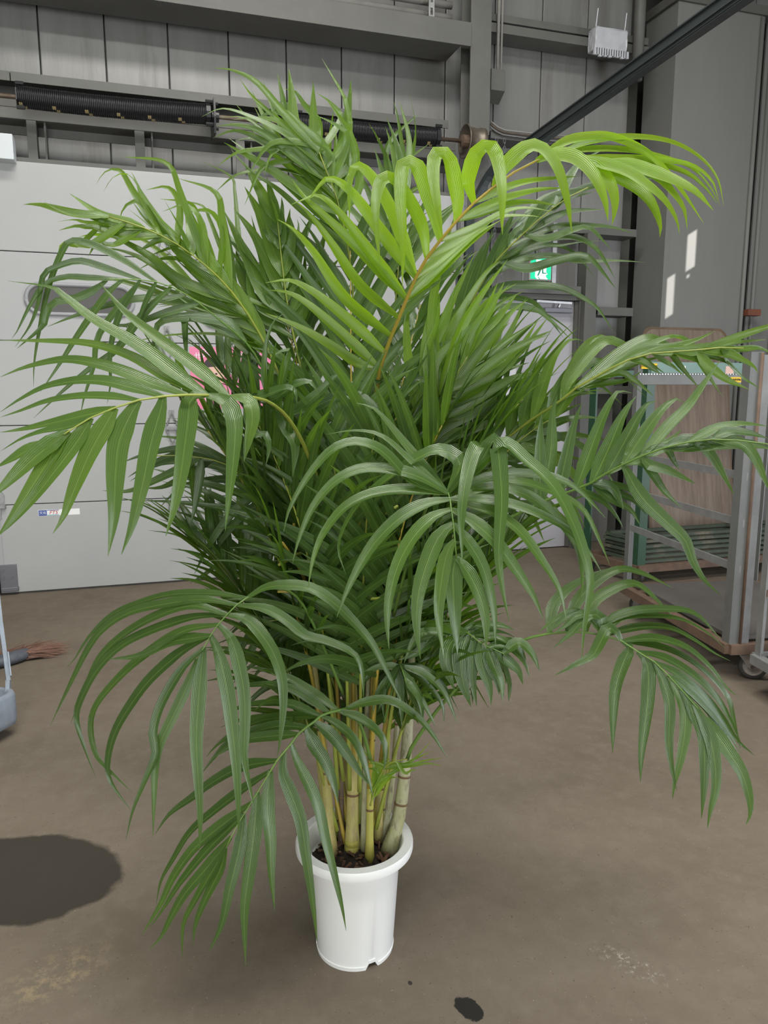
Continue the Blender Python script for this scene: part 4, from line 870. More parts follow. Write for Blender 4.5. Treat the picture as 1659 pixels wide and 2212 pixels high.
# A: lime frond arching over to the upper right
traced([(800, 1180, 2.05), (805, 1000, 2.0), (815, 830, 1.92), (836, 752, 1.86), (862, 687, 1.80), (906, 584, 1.72), (957, 512, 1.66), (1018, 444, 1.62), (1069, 402, 1.60), (1111, 372, 1.60), (1162, 346, 1.60), (1216, 334, 1.62), (1275, 345, 1.64), (1340, 365, 1.66)],
 [(c2, -.10, [(.034, (280, 455), (265, 330), (300, 200), (350, 155), (400, 180), (435, 350), (437, 560), (440, 610)), (.034, (195, 540), (210, 420), (170, 220), (130, 190), (95, 200), (85, 300), (110, 480), (135, 630))]),
  (c1, -.10, [(.034, (1530, 1000), (1470, 800), (1400, 600), (1340, 548), (1300, 570), (1285, 750), (1300, 1000), (1297, 1300)), (.032, (1460, 1100), (1420, 950), (1340, 780), (1250, 650), (1210, 640), (1160, 680), (1135, 850), (1165, 1180)),
   (.032, (1395, 1200), (1250, 880), (1130, 660), (1050, 580), (1010, 580), (985, 650), (980, 800), (982, 900)), (.031, (1350, 1270), (1180, 980), (1000, 740), (900, 660), (840, 655), (780, 720), (740, 780)),
   ((1310, 1370), (1100, 1080), (900, 830), (790, 750), (700, 780), (625, 810)), ((1290, 1390), (1050, 1080), (830, 870), (720, 770), (635, 655)), ((1220, 1520), (1050, 1290), (870, 1030), (740, 860), (650, 780)), ((1150, 1600), (960, 1370), (760, 1080), (640, 950), (550, 895))]),
  (c3, -.05, [((910, 450), (700, 250), (500, 90), (350, 15), (200, 30)), ((880, 540), (660, 330), (450, 150), (330, 85), (225, 75)), ((870, 600), (760, 510), (560, 380), (380, 280), (200, 210))]),
  (c2, -.06, [(.036, (390, 370), (450, 260), (560, 160), (640, 160), (720, 260), (770, 430), (795, 600)), (.034, (560, 260), (700, 195), (810, 210), (900, 290), (960, 420), (980, 540)), (.03, (850, 230), (950, 290), (1005, 380), (1015, 470), (1000, 560)),
   (.034, (880, 225), (1000, 290), (1120, 360), (1200, 440), (1245, 550), (1245, 620)), (.034, (870, 225), (1050, 270), (1180, 350), (1270, 430), (1330, 530), (1345, 605)), (.03, (920, 235), (1100, 260), (1230, 310), (1320, 400), (1370, 480), (1385, 580)), (.032, (900, 230), (1100, 250), (1280, 310), (1420, 380), (1520, 485))]),
  (c2, .10, [(.024, (640, 200), (760, 130), (900, 102), (1020, 112), (1190, 195), (1340, 360), (1470, 550)), (.022, (680, 190), (880, 130), (1100, 105), (1300, 130), (1450, 210), (1540, 320), (1572, 460)), (.018, (700, 210), (870, 170), (1050, 170), (1200, 195), (1400, 260), (1500, 360), (1555, 460)), (.018, (850, 230), (1000, 215), (1200, 220), (1400, 250), (1510, 330), (1545, 430)),
   (.018, (1000, 250), (1200, 240), (1380, 290), (1480, 370), (1540, 450))]),
  (c2, .08, [(.020, (300, 450), (450, 370), (560, 335), (690, 320), (830, 310)), (.022, (230, 520), (400, 440), (520, 400), (640, 375), (760, 370)), (.022, (190, 570), (380, 480), (500, 445), (600, 440), (720, 460)), (.024, (130, 660), (300, 570), (450, 490), (560, 470), (700, 490)), (.024, (60, 730), (250, 610), (400, 520), (560, 510), (640, 520)), (.026, (20, 800), (200, 660), (350, 560), (420, 510)),
   (.028, (-30, 900), (150, 740), (300, 610), (440, 530)), (.028, (-60, 980), (100, 800), (270, 650), (400, 560))])],
 .86, .0075, 'rachis_gold')
# B: big pale frond in front on the left
traced([(720, 1180, 2.0), (690, 1050, 1.9), (640, 930, 1.72), (580, 868, 1.55), (490, 856, 1.42), (398, 853, 1.36), (354, 856, 1.35), (310, 862, 1.34), (268, 874, 1.33), (203, 899, 1.32), (155, 927, 1.31), (130, 945, 1.31), (108, 963, 1.31)],
 [(cB, -.06, [(.030, (1400, 985), (1480, 1000), (1510, 1100), (1490, 1220), (1460, 1370)), (.034, (1270, 990), (1350, 1010), (1400, 1130), (1390, 1350), (1370, 1550), (1345, 1790)), (.034, (1180, 975), (1140, 990), (1120, 1150), (1080, 1450), (1040, 1650), (990, 1820)), (.036, (1040, 980), (960, 1050), (900, 1250), (850, 1500), (790, 1750), (725, 1930)), (.036, (890, 1000), (770, 1100), (710, 1250), (690, 1450), (680, 1700), (645, 1940)),
   (.034, (735, 1040), (640, 1130), (530, 1320), (430, 1560), (380, 1700), (315, 1805)), (.035, (555, 1110), (450, 1250), (300, 1450), (170, 1620), (60, 1750), (0, 1810)), (.03, (430, 1185), (330, 1290), (200, 1500), (80, 1690), (-20, 1830)), (.034, (370, 1220), (250, 1300), (120, 1420), (0, 1540), (-60, 1600)), (.03, (340, 1240), (180, 1290), (60, 1360), (-40, 1420))]),
  (cB, .08, [(.030, (1380, 990), (1200, 830), (950, 640), (760, 490), (650, 370), (600, 310)), (.030, (1270, 990), (1100, 880), (850, 690), (560, 520), (380, 380), (300, 330), (40, 295)), (.026, (1190, 975), (1000, 870), (800, 750), (600, 680), (400, 655), (0, 650)), (.027, (1090, 970), (900, 900), (700, 820), (500, 770), (350, 765), (150, 810), (0, 870)), (.026, (980, 975), (800, 930), (640, 890), (470, 885), (280, 920), (120, 1000), (0, 1080)), (.024, (850, 1000), (650, 980), (470, 980), (280, 1010), (120, 1070), (0, 1110)),
   (.024, (700, 1045), (500, 1090), (300, 1140), (130, 1180), (0, 1200)), (.024, (560, 1110), (400, 1160), (250, 1190), (120, 1240), (0, 1315)), (.026, (450, 1170), (300, 1230), (150, 1310), (0, 1400))])],
 .38, .0065, 'rachis', up=.9)
# C: frond coming straight at the viewer
traced([(850, 1330, 2.0), (885, 1200, 1.85), (925, 1090, 1.65), (960, 1062, 1.52), (970, 1070, 1.46), (975, 1100, 1.42), (980, 1135, 1.40), (983, 1170, 1.39), (986, 1204, 1.39)],
 [(c4, -.05, [(.027, (875, 400), (700, 330), (560, 190), (480, 140), (380, 125), (270, 170), (150, 310), (60, 470), (30, 590)), (.029, (870, 395), (720, 300), (570, 265), (420, 265), (290, 330), (180, 460), (110, 620), (75, 750)), (.029, (880, 400), (740, 375), (600, 370), (450, 400), (330, 470), (230, 600), (180, 730), (155, 880)), (.029, (880, 425), (760, 440), (640, 500), (520, 610), (430, 740), (350, 900), (300, 1030)),
   (.030, (885, 465), (790, 510), (690, 610), (610, 760), (570, 920), (560, 1060), (570, 1190)), (.030, (890, 520), (830, 600), (770, 730), (720, 900), (710, 1060), (730, 1240)), (.026, (900, 600), (865, 700), (835, 870), (825, 1030), (850, 1240)), (.034, (908, 680), (900, 800), (905, 950), (912, 1100), (920, 1220)), (.030, (915, 690), (970, 780), (1030, 900), (1065, 1040), (1065, 1190)), (.026, (900, 560), (980, 640), (1050, 760), (1090, 900), (1110, 1030), (1115, 1170)),
   (.029, (900, 490), (1000, 530), (1120, 640), (1220, 780), (1310, 920), (1360, 1040)), (.029, (900, 440), (1000, 450), (1100, 480), (1240, 580), (1350, 730), (1440, 880), (1480, 1050)), (.026, (890, 405), (1050, 420), (1200, 445), (1350, 500), (1490, 580), (1600, 700), (1659, 800)), (.026, (890, 395), (1040, 350), (1200, 370), (1330, 430), (1450, 540), (1540, 680), (1560, 850), (1540, 970)), (.024, (890, 385), (1100, 300), (1300, 290), (1450, 320), (1560, 390), (1680, 520))]),
  (c4, -.12, [(.033, (900, 380), (990, 230), (1035, 140), (1005, 170), (962, 330), (940, 520), (945, 760)), (.034, (900, 370), (1020, 250), (1100, 120), (1125, 150), (1140, 300), (1145, 450), (1130, 700), (1150, 880), (1185, 1050)), (.034, (890, 365), (1050, 200), (1160, 125), (1280, 220), (1400, 330), (1490, 480), (1560, 660), (1600, 850), (1570, 1080), (1555, 1240))]),
  (c4, .05, [(.033, (880, 380), (930, 230), (830, 165), (720, 200), (560, 310), (430, 420), (340, 560), (310, 680), (350, 810)), (.022, (860, 380), (740, 240), (640, 120), (540, 0), (480, -50), (400, -70)), (.014, (865, 390), (700, 240), (540, 100), (400, 70), (250, 90)), (.022, (1000, 400), (1200, 330), (1400, 380), (1560, 470), (1650, 640), (1700, 760))])],
 .30, .005, 'rachis_green', up=1.0)
# D: lower left frond
traced([(742, 1500, 2.05), (700, 1400, 1.95), (650, 1300, 1.84), (600, 1268, 1.76), (565, 1276, 1.72), (517, 1302, 1.68), (482, 1337, 1.66), (461, 1363, 1.65), (441, 1398, 1.64), (426, 1424, 1.64)],
 [(c6, .08, [(.022, (1230, 100), (1050, 70), (850, 75), (680, 120), (550, 180), (440, 290), (370, 400), (320, 450)), (.024, (1190, 115), (1000, 100), (800, 125), (640, 165), (520, 240), (440, 340), (340, 540), (250, 730)), (.026, (1140, 150), (950, 130), (780, 180), (620, 270), (500, 380), (430, 520), (350, 720)), (.026, (1135, 160), (950, 190), (760, 250), (600, 330), (480, 450), (400, 600), (380, 700), (420, 840), (475, 985)), (.027, (1095, 205), (900, 260), (700, 390), (560, 520), (470, 640), (450, 750), (480, 880), (560, 970), (655, 1060)),
   (.028, (1060, 265), (900, 360), (750, 490), (650, 620), (570, 760), (535, 900), (550, 1010), (650, 1150)), (.026, (1000, 290), (850, 310), (700, 380), (540, 400))]),
  (c6, -.04, [(.026, (1010, 350), (900, 450), (800, 620), (760, 760), (770, 870), (720, 1000), (660, 1150), (625, 1300)), (.024, (980, 410), (930, 530), (860, 680), (790, 830), (770, 950), (765, 1100), (760, 1290)), (.030, (1015, 350), (1000, 450), (985, 620), (975, 800), (985, 1000), (995, 1200), (990, 1360)), (.030, (1055, 270), (1090, 380), (1130, 560), (1155, 750), (1175, 950), (1185, 1150), (1185, 1280)), (.028, (1100, 210), (1150, 300), (1190, 440), (1215, 600), (1215, 800), (1215, 900), (1265, 1150))]),
  (c5, -.06, [(.030, (-40, 580), (100, 660), (220, 800), (290, 960), (310, 1120), (300, 1300), (275, 1480)), (.027, (50, 550), (200, 590), (330, 660), (440, 750), (560, 780), (700, 840), (760, 900), (785, 1000), (790, 1140)), (.028, (90, 530), (200, 465), (320, 450), (480, 470), (620, 560), (740, 680), (840, 800), (920, 950), (1040, 1195))])],
 .23, .005, 'rachis_green', up=.9, dens=0)
# E: bottom left frond
traced([(800, 1640, 2.05), (780, 1570, 2.0), (755, 1535, 1.95), (735, 1534, 1.92), (695, 1545, 1.88), (674, 1563, 1.85), (648, 1581, 1.83), (623, 1614, 1.80), (601, 1639, 1.78), (572, 1686, 1.76), (543, 1733, 1.74), (509, 1789, 1.72), (488, 1832, 1.71)],
 [(c5, .05, [(.030, (620, 1190), (480, 1090), (330, 1000), (200, 960), (70, 935)), (.026, (560, 1190), (400, 1090), (250, 1045), (100, 1050), (0, 1075), (-80, 1100)), (.028, (540, 1220), (350, 1160), (200, 1155), (80, 1170), (0, 1205), (-60, 1260)), (.032, (530, 1245), (350, 1235), (200, 1250), (80, 1290), (0, 1340), (-100, 1420), (-150, 1480)), (.032, (470, 1285), (280, 1290), (120, 1330), (0, 1380), (-70, 1440), (-180, 1580)), (.030, (410, 1330), (250, 1350), (100, 1370), (0, 1410), (-120, 1490))]),
  (c6, .04, [(.030, (1380, 890), (1200, 930), (1050, 1010), (960, 1080), (840, 1170), (770, 1270)), (.031, (1330, 975), (1180, 1060), (1050, 1160), (940, 1260), (860, 1390), (800, 1500), (775, 1620)), (.031, (1260, 1110), (1100, 1220), (960, 1340), (860, 1480), (800, 1610), (700, 1780)), (.028, (1200, 1190), (1050, 1320), (900, 1500), (810, 1640), (740, 1740)), (.028, (1160, 1260), (1030, 1430), (920, 1560), (850, 1680), (800, 1780), (740, 1840)), (.022, (1120, 1340), (1040, 1470), (960, 1610), (910, 1720), (905, 1890)), (.024, (1130, 1330), (1090, 1450), (1020, 1590), (970, 1720), (960, 1820))]),
  (c6, -.04, [(.028, (1225, 1160), (1190, 1330), (1140, 1540), (1100, 1720), (1035, 1860)), (.033, (1280, 1070), (1265, 1250), (1240, 1450), (1215, 1650), (1220, 1920)), (.033, (1345, 970), (1330, 1120), (1345, 1300), (1350, 1480), (1365, 1650))]),
  (c7, -.05, [(.032, (170, 270), (170, 400), (230, 550), (300, 750), (330, 950), (360, 1150), (400, 1450), (418, 1630)), (.030, (250, 175), (270, 300), (360, 480), (430, 650), (480, 880), (540, 1120), (600, 1380), (627, 1540)), (.032, (320, 100), (400, 200), (480, 320), (540, 480), (570, 620)), (.032, (390, 40), (520, 120), (640, 270), (720, 390), (800, 490)), (.028, (430, 0), (560, 40), (680, 150), (750, 300), (800, 480), (820, 570))]),
  (c5, -.05, [(.028, (640, 1215), (760, 1240), (860, 1310), (910, 1380), (920, 1480), (910, 1560)), (.028, (660, 1200), (800, 1150), (950, 1140), (1100, 1230), (1200, 1340), (1290, 1490))])],
 .23, .0055, 'rachis_green', up=.9)
# F: low right frond
traced([(880, 1640, 2.08), (893, 1608, 2.06), (947, 1531, 2.02), (1005, 1468, 1.98), (1053, 1430, 1.95), (1101, 1396, 1.92), (1139, 1379, 1.90), (1197, 1367, 1.87), (1255, 1365, 1.85), (1303, 1372, 1.83), (1342, 1384, 1.82), (1375, 1406, 1.81), (1414, 1430, 1.80), (1452, 1468, 1.79), (1491, 1512, 1.78), (1534, 1560, 1.78), (1580, 1610, 1.78)],
 [(c9, -.05, [(.024, (250, 1190), (300, 1080), (330, 1040), (250, 1050), (130, 1120), (40, 1195)), (.026, (360, 1190), (350, 1100), (340, 1050), (250, 1070), (150, 1160), (100, 1200)), (.026, (440, 1190), (430, 1100), (380, 1060), (300, 1080), (240, 1140), (150, 1200)), (.028, (510, 1190), (490, 1090), (430, 1060), (370, 1090), (330, 1130), (280, 1190), (150, 1300)), (.030, (610, 1235), (590, 1180), (540, 1150), (510, 1190), (470, 1270), (420, 1355), (300, 1420), (160, 1495))]),
  (c8, -.05, [(.033, (1000, 175), (1040, 205), (1010, 270), (975, 380), (965, 500), (962, 680)), (.033, (1085, 215), (1120, 280), (1120, 420), (1105, 560), (1090, 690), (1087, 810)), (.030, (1150, 280), (1200, 380), (1220, 480), (1215, 620), (1225, 730), (1250, 850)), (.030, (1230, 350), (1280, 450), (1290, 560), (1270, 690), (1240, 810), (1230, 890)), (.032, (1260, 390), (1330, 500), (1370, 600), (1375, 740), (1370, 860), (1360, 975)), (.032, (1310, 440), (1390, 580), (1420, 700), (1425, 830), (1400, 940), (1387, 1015)), (.034, (1390, 530), (1470, 650), (1540, 760), (1575, 870), (1580, 950), (1560, 1000))]),
  (c8, .06, [(.026, (920, 150), (1000, 70), (1150, 60), (1280, 80), (1390, 140), (1475, 215)), (.028, (950, 160), (1080, 110), (1220, 115), (1330, 170), (1420, 230), (1490, 265)), (.030, (990, 170), (1150, 160), (1290, 200), (1400, 290), (1470, 380), (1530, 430)), (.030, (1030, 190), (1180, 200), (1310, 260), (1420, 350), (1480, 430), (1500, 500), (1535, 660)), (.028, (1070, 215), (1200, 250), (1330, 330), (1430, 430), (1490, 530), (1540, 640)), (.026, (1120, 250), (1250, 320), (1370, 420), (1460, 530), (1520, 620), (1600, 690)), (.024, (1180, 300), (1290, 380), (1400, 490), (1480, 590), (1540, 680)), (.024, (1230, 350), (1350, 450), (1440, 560), (1520, 680), (1560, 760)), (.024, (900, 145), (950, 80), (1050, 40), (1180, 30), (1330, 50), (1450, 170))]),
  (c9, .12, [(.032, (330, 1180), (420, 990), (560, 890), (700, 845), (800, 890), (990, 1080)), (.030, (200, 1195), (300, 1000), (430, 850), (600, 750), (760, 770), (990, 880)), (.030, (60, 1180), (150, 1000), (270, 870), (420, 790), (540, 740))])],
 .23, .0055, 'rachis_green', up=1.1)
# G: right frond with upright blades
traced([(860, 1420, 2.1), (950, 1270, 2.05), (1060, 1150, 1.95), (1159, 1090, 1.85), (1265, 1049, 1.75), (1314, 1020, 1.70), (1362, 996, 1.66), (1423, 971, 1.62), (1497, 953, 1.58), (1566, 949, 1.55), (1659, 959, 1.52), (1700, 970, 1.52)],
 [(cG, .02, [(.034, (60, 1080), (75, 800), (85, 600), (110, 500)), (.034, (150, 1040), (165, 800), (200, 650), (240, 545)), (.036, (230, 1000), (280, 800), (340, 640), (400, 520), (440, 478), (510, 490)), (.036, (310, 950), (380, 780), (450, 620), (500, 540), (530, 505)), (.034, (400, 900), (470, 740), (540, 610), (590, 545), (640, 530)), (.034, (480, 850), (570, 700), (660, 580), (740, 520), (790, 540)), (.030, (610, 790), (700, 660), (800, 560), (880, 450), (975, 315)), (.034, (380, 910), (520, 800), (700, 740), (770, 680)), (.034, (0, 1120), (20, 900), (20, 700), (30, 600))]),
  (cG, -.05, [(.026, (640, 790), (760, 740), (850, 740), (930, 820), (990, 920), (1050, 1030)), (.024, (830, 745), (960, 670), (1100, 650), (1229, 665)), (.024, (900, 740), (1020, 690), (1130, 700), (1229, 730)), (.026, (950, 735), (1080, 750), (1160, 830), (1215, 960), (1240, 1010)), (.024, (500, 850), (560, 850), (620, 920), (680, 1010), (770, 1100)), (.024, (600, 800), (680, 780), (730, 850), (760, 900)), (.032, (430, 890), (560, 1040), (700, 1180), (790, 1270), (830, 1380), (890, 1480), (975, 1560)), (.026, (330, 960), (400, 990), (450, 1080), (460, 1110)),
   (.03, (700, 780), (850, 740), (1000, 745), (1150, 755), (1280, 800)), (.03, (650, 790), (820, 770), (1000, 765), (1150, 770), (1250, 790)), (.022, (520, 840), (600, 870), (700, 900), (845, 970))]),
  (cG, .05, [(.022, (300, 1010), (430, 980), (510, 1010), (575, 1100)), (.022, (300, 1000), (430, 1020), (520, 1060), (585, 1140)), (.022, (260, 990), (400, 1050), (500, 1110), (550, 1190)), (.022, (230, 1010), (350, 1060), (430, 1150), (460, 1210))])],
 .23, .006, 'rachis_green', up=.5, dens=0)
# H: upper right frond
traced([(850, 1300, 2.2), (950, 1120, 2.15), (1060, 980, 2.05), (1150, 905, 1.95), (1200, 874, 1.90), (1240, 841, 1.86), (1289, 813, 1.82), (1342, 784, 1.78), (1403, 764, 1.75), (1484, 758, 1.72), (1566, 750, 1.70), (1606, 752, 1.69)],
 [(cG, .03, [(.034, (0, 640), (40, 420), (100, 280), (180, 205), (250, 212)), (.036, (100, 550), (170, 420), (260, 300), (370, 208), (470, 240), (560, 300), (680, 385)), (.040, (180, 490), (320, 380), (450, 270), (590, 195), (680, 230), (760, 340), (870, 470)), (.034, (240, 450), (420, 370), (560, 320), (700, 290)), (.034, (-60, 700), (-40, 500), (0, 380), (50, 300)), (.034, (-130, 740), (-120, 560), (-80, 420), (-20, 330))]),
  (cG, .0, [(.026, (440, 335), (560, 260), (700, 245), (850, 205), (945, 160)), (.022, (600, 275), (750, 265), (900, 240), (1100, 215), (1220, 205)), (.022, (700, 270), (850, 270), (980, 250), (1080, 290), (1140, 360)), (.022, (650, 270), (800, 270), (950, 300), (1020, 330), (1060, 370)), (.022, (760, 270), (850, 310), (920, 350)), (.024, (800, 265), (900, 330), (1000, 410), (1060, 440), (1130, 470)), (.022, (480, 320), (560, 320), (620, 360), (660, 390)), (.020, (340, 395), (440, 380), (520, 420), (620, 505)), (.022, (200, 470), (320, 440), (480, 420), (560, 370))])],
 .42, .006, 'rachis', up=.6, dens=1)
# I: top of the crown
traced([(770, 1100, 2.25), (768, 900, 2.22), (765, 720, 2.15), (760, 600, 2.08), (745, 500, 2.0), (725, 420, 1.95), (705, 370, 1.92), (690, 330, 1.9)],
 [(c1, .02, [(.042, (900, 640), (770, 560), (640, 430), (590, 200), (550, 20)), (.036, (850, 700), (780, 500), (768, 300), (765, 70)), (.040, (920, 850), (940, 500), (980, 200), (990, 60)), (.024, (860, 620), (700, 480), (570, 330), (510, 200), (465, 65)), (.030, (900, 780), (760, 640), (600, 480), (460, 260), (400, 130)), (.02, (850, 600), (560, 420), (400, 310), (300, 205))]),
  (c1, -.08, [(.024, (900, 760), (700, 560), (500, 400), (360, 290), (215, 285)), (.024, (900, 720), (650, 520), (450, 370), (300, 330), (190, 340)), (.024, (950, 800), (700, 560), (480, 430), (300, 365), (165, 410)), (.022, (870, 650), (700, 450), (560, 310), (420, 290), (280, 300)), (.024, (980, 640), (830, 460), (700, 340), (610, 250), (520, 250)), (.022, (950, 680), (870, 520), (760, 450), (640, 430), (500, 450), (375, 630)), (.022, (940, 700), (800, 620), (650, 470), (520, 500), (470, 640)), (.022, (1000, 760), (1020, 560), (990, 400), (960, 340), (840, 170)), (.02, (960, 600), (970, 420), (900, 330), (770, 270)), (.028, (1010, 800), (1040, 700), (1020, 560), (980, 380)),
   (.030, (990, 980), (820, 870), (560, 640), (380, 500), (260, 410)), (.026, (990, 1060), (730, 870), (560, 720), (400, 610), (300, 510), (270, 465)), (.02, (960, 650), (760, 560), (560, 480), (400, 480), (300, 500), (190, 580))])],
 .46, .006, 'rachis', up=.5, dens=1)
# I2: second top spear with blades to both sides
traced([(800, 1150, 2.35), (830, 900, 2.35), (850, 700, 2.3), (862, 560, 2.25), (868, 470, 2.2), (872, 420, 2.2)],
 [(c1, .03, [(.03, (1290, 1100), (1180, 900), (1080, 700), (1040, 600)), (.03, (1290, 1000), (1250, 820), (1180, 620), (1130, 470)), (.026, (1300, 900), (1280, 700), (1230, 450), (1195, 340)), (.028, (1300, 950), (1290, 700), (1280, 500), (1200, 280)), (.03, (1290, 1050), (1230, 800), (1260, 600), (1455, 445)), (.03, (1270, 1200), (1150, 980), (1000, 850), (880, 740)), (.03, (1290, 1150), (1380, 950), (1420, 820), (1500, 700)), (.03, (1270, 1250), (1420, 1050), (1540, 900), (1640, 800))])],
 .40, .006, 'rachis', up=.5, dens=2)
# J: upper left frond
traced([(700, 1150, 2.15), (660, 1000, 2.1), (610, 830, 2.03), (560, 720, 1.98), (500, 630, 1.92), (440, 570, 1.88), (370, 520, 1.84), (300, 488, 1.81), (235, 468, 1.79)],
 [(cT, -.04, [(.024, (640, 1015), (560, 960), (430, 920), (300, 835)), (.024, (600, 990), (480, 960), (350, 920), (280, 915)), (.026, (700, 1030), (480, 1000), (400, 975), (290, 980)), (.028, (820, 1100), (680, 970), (620, 880), (590, 840)), (.026, (920, 1160), (850, 1000), (800, 870)), (.022, (900, 1150), (870, 960), (800, 885), (700, 915)), (.022, (800, 1100), (680, 950), (600, 870), (540, 890), (515, 950)), (.022, (1000, 1260), (960, 960), (930, 830), (770, 770)), (.024, (760, 1060), (700, 1030), (590, 1090)), (.02, (560, 980), (380, 1060), (300, 1040), (250, 1130))]),
  (cB, -.05, [(.030, (1400, 500), (1080, 290), (900, 150), (700, 40), (560, -10)), (.034, (1420, 470), (1200, 250), (1050, 100), (950, 0), (850, -90)), (.032, (1500, 560), (1150, 370), (950, 220), (780, 130), (600, 90)), (.034, (1480, 540), (1300, 300), (1180, 120), (1090, 0)), (.030, (1550, 650), (1300, 420), (1150, 200), (980, 160), (800, 240)), (.028, (1500, 600), (1300, 480), (1050, 420), (800, 400), (620, 440)), (.03, (1560, 620), (1440, 400), (1300, 200), (1150, 90)), (.026, (1600, 760), (1400, 560), (1250, 380), (1100, 320), (950, 330))])],
 .55, .006, 'rachis', up=.6, dens=2)
# K: thin drooping frond at far left
traced([(690, 1150, 2.1), (640, 980, 2.05), (590, 850, 1.98), (542, 753, 1.92), (470, 688, 1.86), (416, 645, 1.82), (362, 616, 1.79), (325, 607, 1.77), (282, 603, 1.75), (231, 605, 1.74)],
 [(cB, -.05, [(.018, (920, 300), (740, 170), (560, 80), (430, 55), (370, 120), (290, 330), (240, 560), (205, 780), (200, 930)), (.018, (820, 290), (640, 220), (480, 175), (350, 205), (260, 260), (230, 420), (180, 560), (90, 690)), (.018, (700, 290), (520, 275), (400, 270), (270, 310), (180, 440), (100, 600), (70, 640)), (.018, (760, 290), (660, 350), (560, 480), (450, 640), (350, 800), (240, 960)), (.016, (900, 290), (880, 400), (830, 520), (800, 600)), (.020, (640, 295), (560, 350), (450, 400), (330, 420), (280, 480), (260, 560), (100, 700)), (.022, (1100, 370), (980, 400), (820, 400), (640, 440), (480, 490), (280, 570)),
   (.022, (1200, 450), (1000, 480), (760, 560), (600, 540)), (.03, (1500, 620), (1350, 540), (1120, 510), (960, 540), (920, 640), (915, 750)), (.028, (1520, 640), (1300, 560), (1120, 505), (1105, 560), (1110, 690), (1120, 820)), (.022, (1050, 350), (850, 500), (700, 700), (560, 800), (400, 930), (200, 1115)), (.016, (800, 290), (720, 480), (660, 700), (660, 900), (640, 1030)), (.016, (850, 300), (600, 600), (560, 800), (500, 1000), (480, 1110))])],
 .23, .005, 'rachis_green', up=.6, dens=0)
# L: dark upright blades left of centre
traced([(720, 1150, 2.2), (690, 980, 2.18), (655, 820, 2.12), (625, 680, 2.08), (613, 600, 2.05), (605, 530, 2.03), (600, 480, 2.02)],
 [(c1, .02, [(.040, (600, 1480), (470, 1330), (350, 1080), (230, 840)), (.040, (600, 1350), (540, 1240), (420, 1000), (290, 830)), (.036, (590, 1220), (470, 940), (390, 740)), (.036, (570, 1080), (480, 850), (425, 720)), (.026, (560, 980), (530, 830), (515, 730)), (.036, (610, 1350), (680, 1080), (740, 900)), (.026, (575, 1050), (580, 900), (570, 830)), (.022, (600, 1550), (410, 1380), (370, 1100), (240, 870)), (.022, (610, 1600), (330, 1380), (270, 1100), (215, 820), (180, 730), (0, 660)), (.030, (600, 1250), (640, 1000), (625, 870)), (.036, (640, 1450), (760, 1200), (830, 1000), (830, 930)), (.036, (650, 1550), (820, 1250), (920, 1130))])],
 .40, .006, 'rachis', up=.3, dens=2)
# N: dark frond right of the lime one
traced([(830, 1200, 2.3), (880, 1000, 2.28), (950, 800, 2.2), (1010, 676, 2.12), (1039, 613, 2.08), (1077, 558, 2.04), (1119, 516, 2.0), (1170, 469, 1.97), (1220, 431, 1.95), (1270, 405, 1.94)],
 [(c2, -.03, [(.024, (330, 860), (420, 790), (560, 730), (700, 715), (830, 745), (1000, 740), (1170, 750)), (.026, (390, 780), (560, 780), (700, 745), (840, 712), (900, 740), (960, 810), (1020, 885)), (.024, (440, 710), (600, 650), (720, 620), (830, 625), (920, 680), (980, 770), (1015, 835)), (.022, (480, 670), (620, 600), (750, 560), (880, 560), (1000, 570), (1120, 605)), (.026, (560, 610), (660, 540), (780, 490), (960, 478)), (.036, (560, 590), (680, 440), (790, 390), (930, 365)), (.024, (290, 940), (430, 880), (580, 865), (740, 880), (850, 930), (930, 990), (1010, 1110)), (.022, (250, 1010), (370, 985), (500, 975), (600, 985), (700, 1060), (790, 1145)),
   (.026, (380, 800), (440, 620), (500, 540), (600, 480)), (.030, (240, 1060), (330, 760), (390, 580)), (.034, (180, 1150), (250, 900), (330, 700), (400, 600)), (.026, (420, 740), (480, 620), (560, 540))])],
 .23, .006, 'rachis', up=.5, dens=1)
# N2: bright upright blades to the right of centre
traced([(830, 1250, 2.15), (860, 1120, 2.12), (900, 1000, 2.05), (940, 900, 2.0), (980, 820, 1.95), (1010, 770, 1.93)],
 [(c2, -.03, [(.034, (60, 1530), (100, 1330), (320, 1000), (440, 900), (510, 860)), (.034, (130, 1450), (250, 1300), (400, 1100), (490, 1000), (570, 940)), (.032, (170, 1400), (300, 1330), (480, 1200), (600, 1140), (690, 1100)), (.034, (40, 1560), (110, 1180), (180, 950), (300, 700)), (.034, (30, 1600), (40, 1300), (60, 1050), (120, 900)), (.034, (100, 1520), (260, 1380), (460, 1280), (620, 1050)), (.032, (80, 1560), (250, 1480), (480, 1350), (660, 1310)), (.034, (230, 1250), (280, 1130), (360, 1020), (450, 850))]),
  (c3, -.03, [(.034, (1000, 900), (1150, 700), (1400, 420), (1640, 110)), (.034, (1020, 850), (1200, 650), (1420, 480), (1659, 270)), (.034, (1000, 950), (1250, 800), (1480, 640), (1659, 440)), (.034, (980, 1000), (1250, 900), (1500, 780), (1700, 620)), (.034, (960, 1050), (1200, 980), (1450, 900), (1700, 800)), (.03, (1050, 800), (1180, 500), (1290, 250), (1330, 60)), (.034, (960, 1100), (1200, 1050), (1450, 1000), (1700, 960)), (.030, (1100, 1150), (1250, 1250), (1350, 1100), (1440, 800))])],
 .52, .006, 'rachis', up=.4, dens=2)
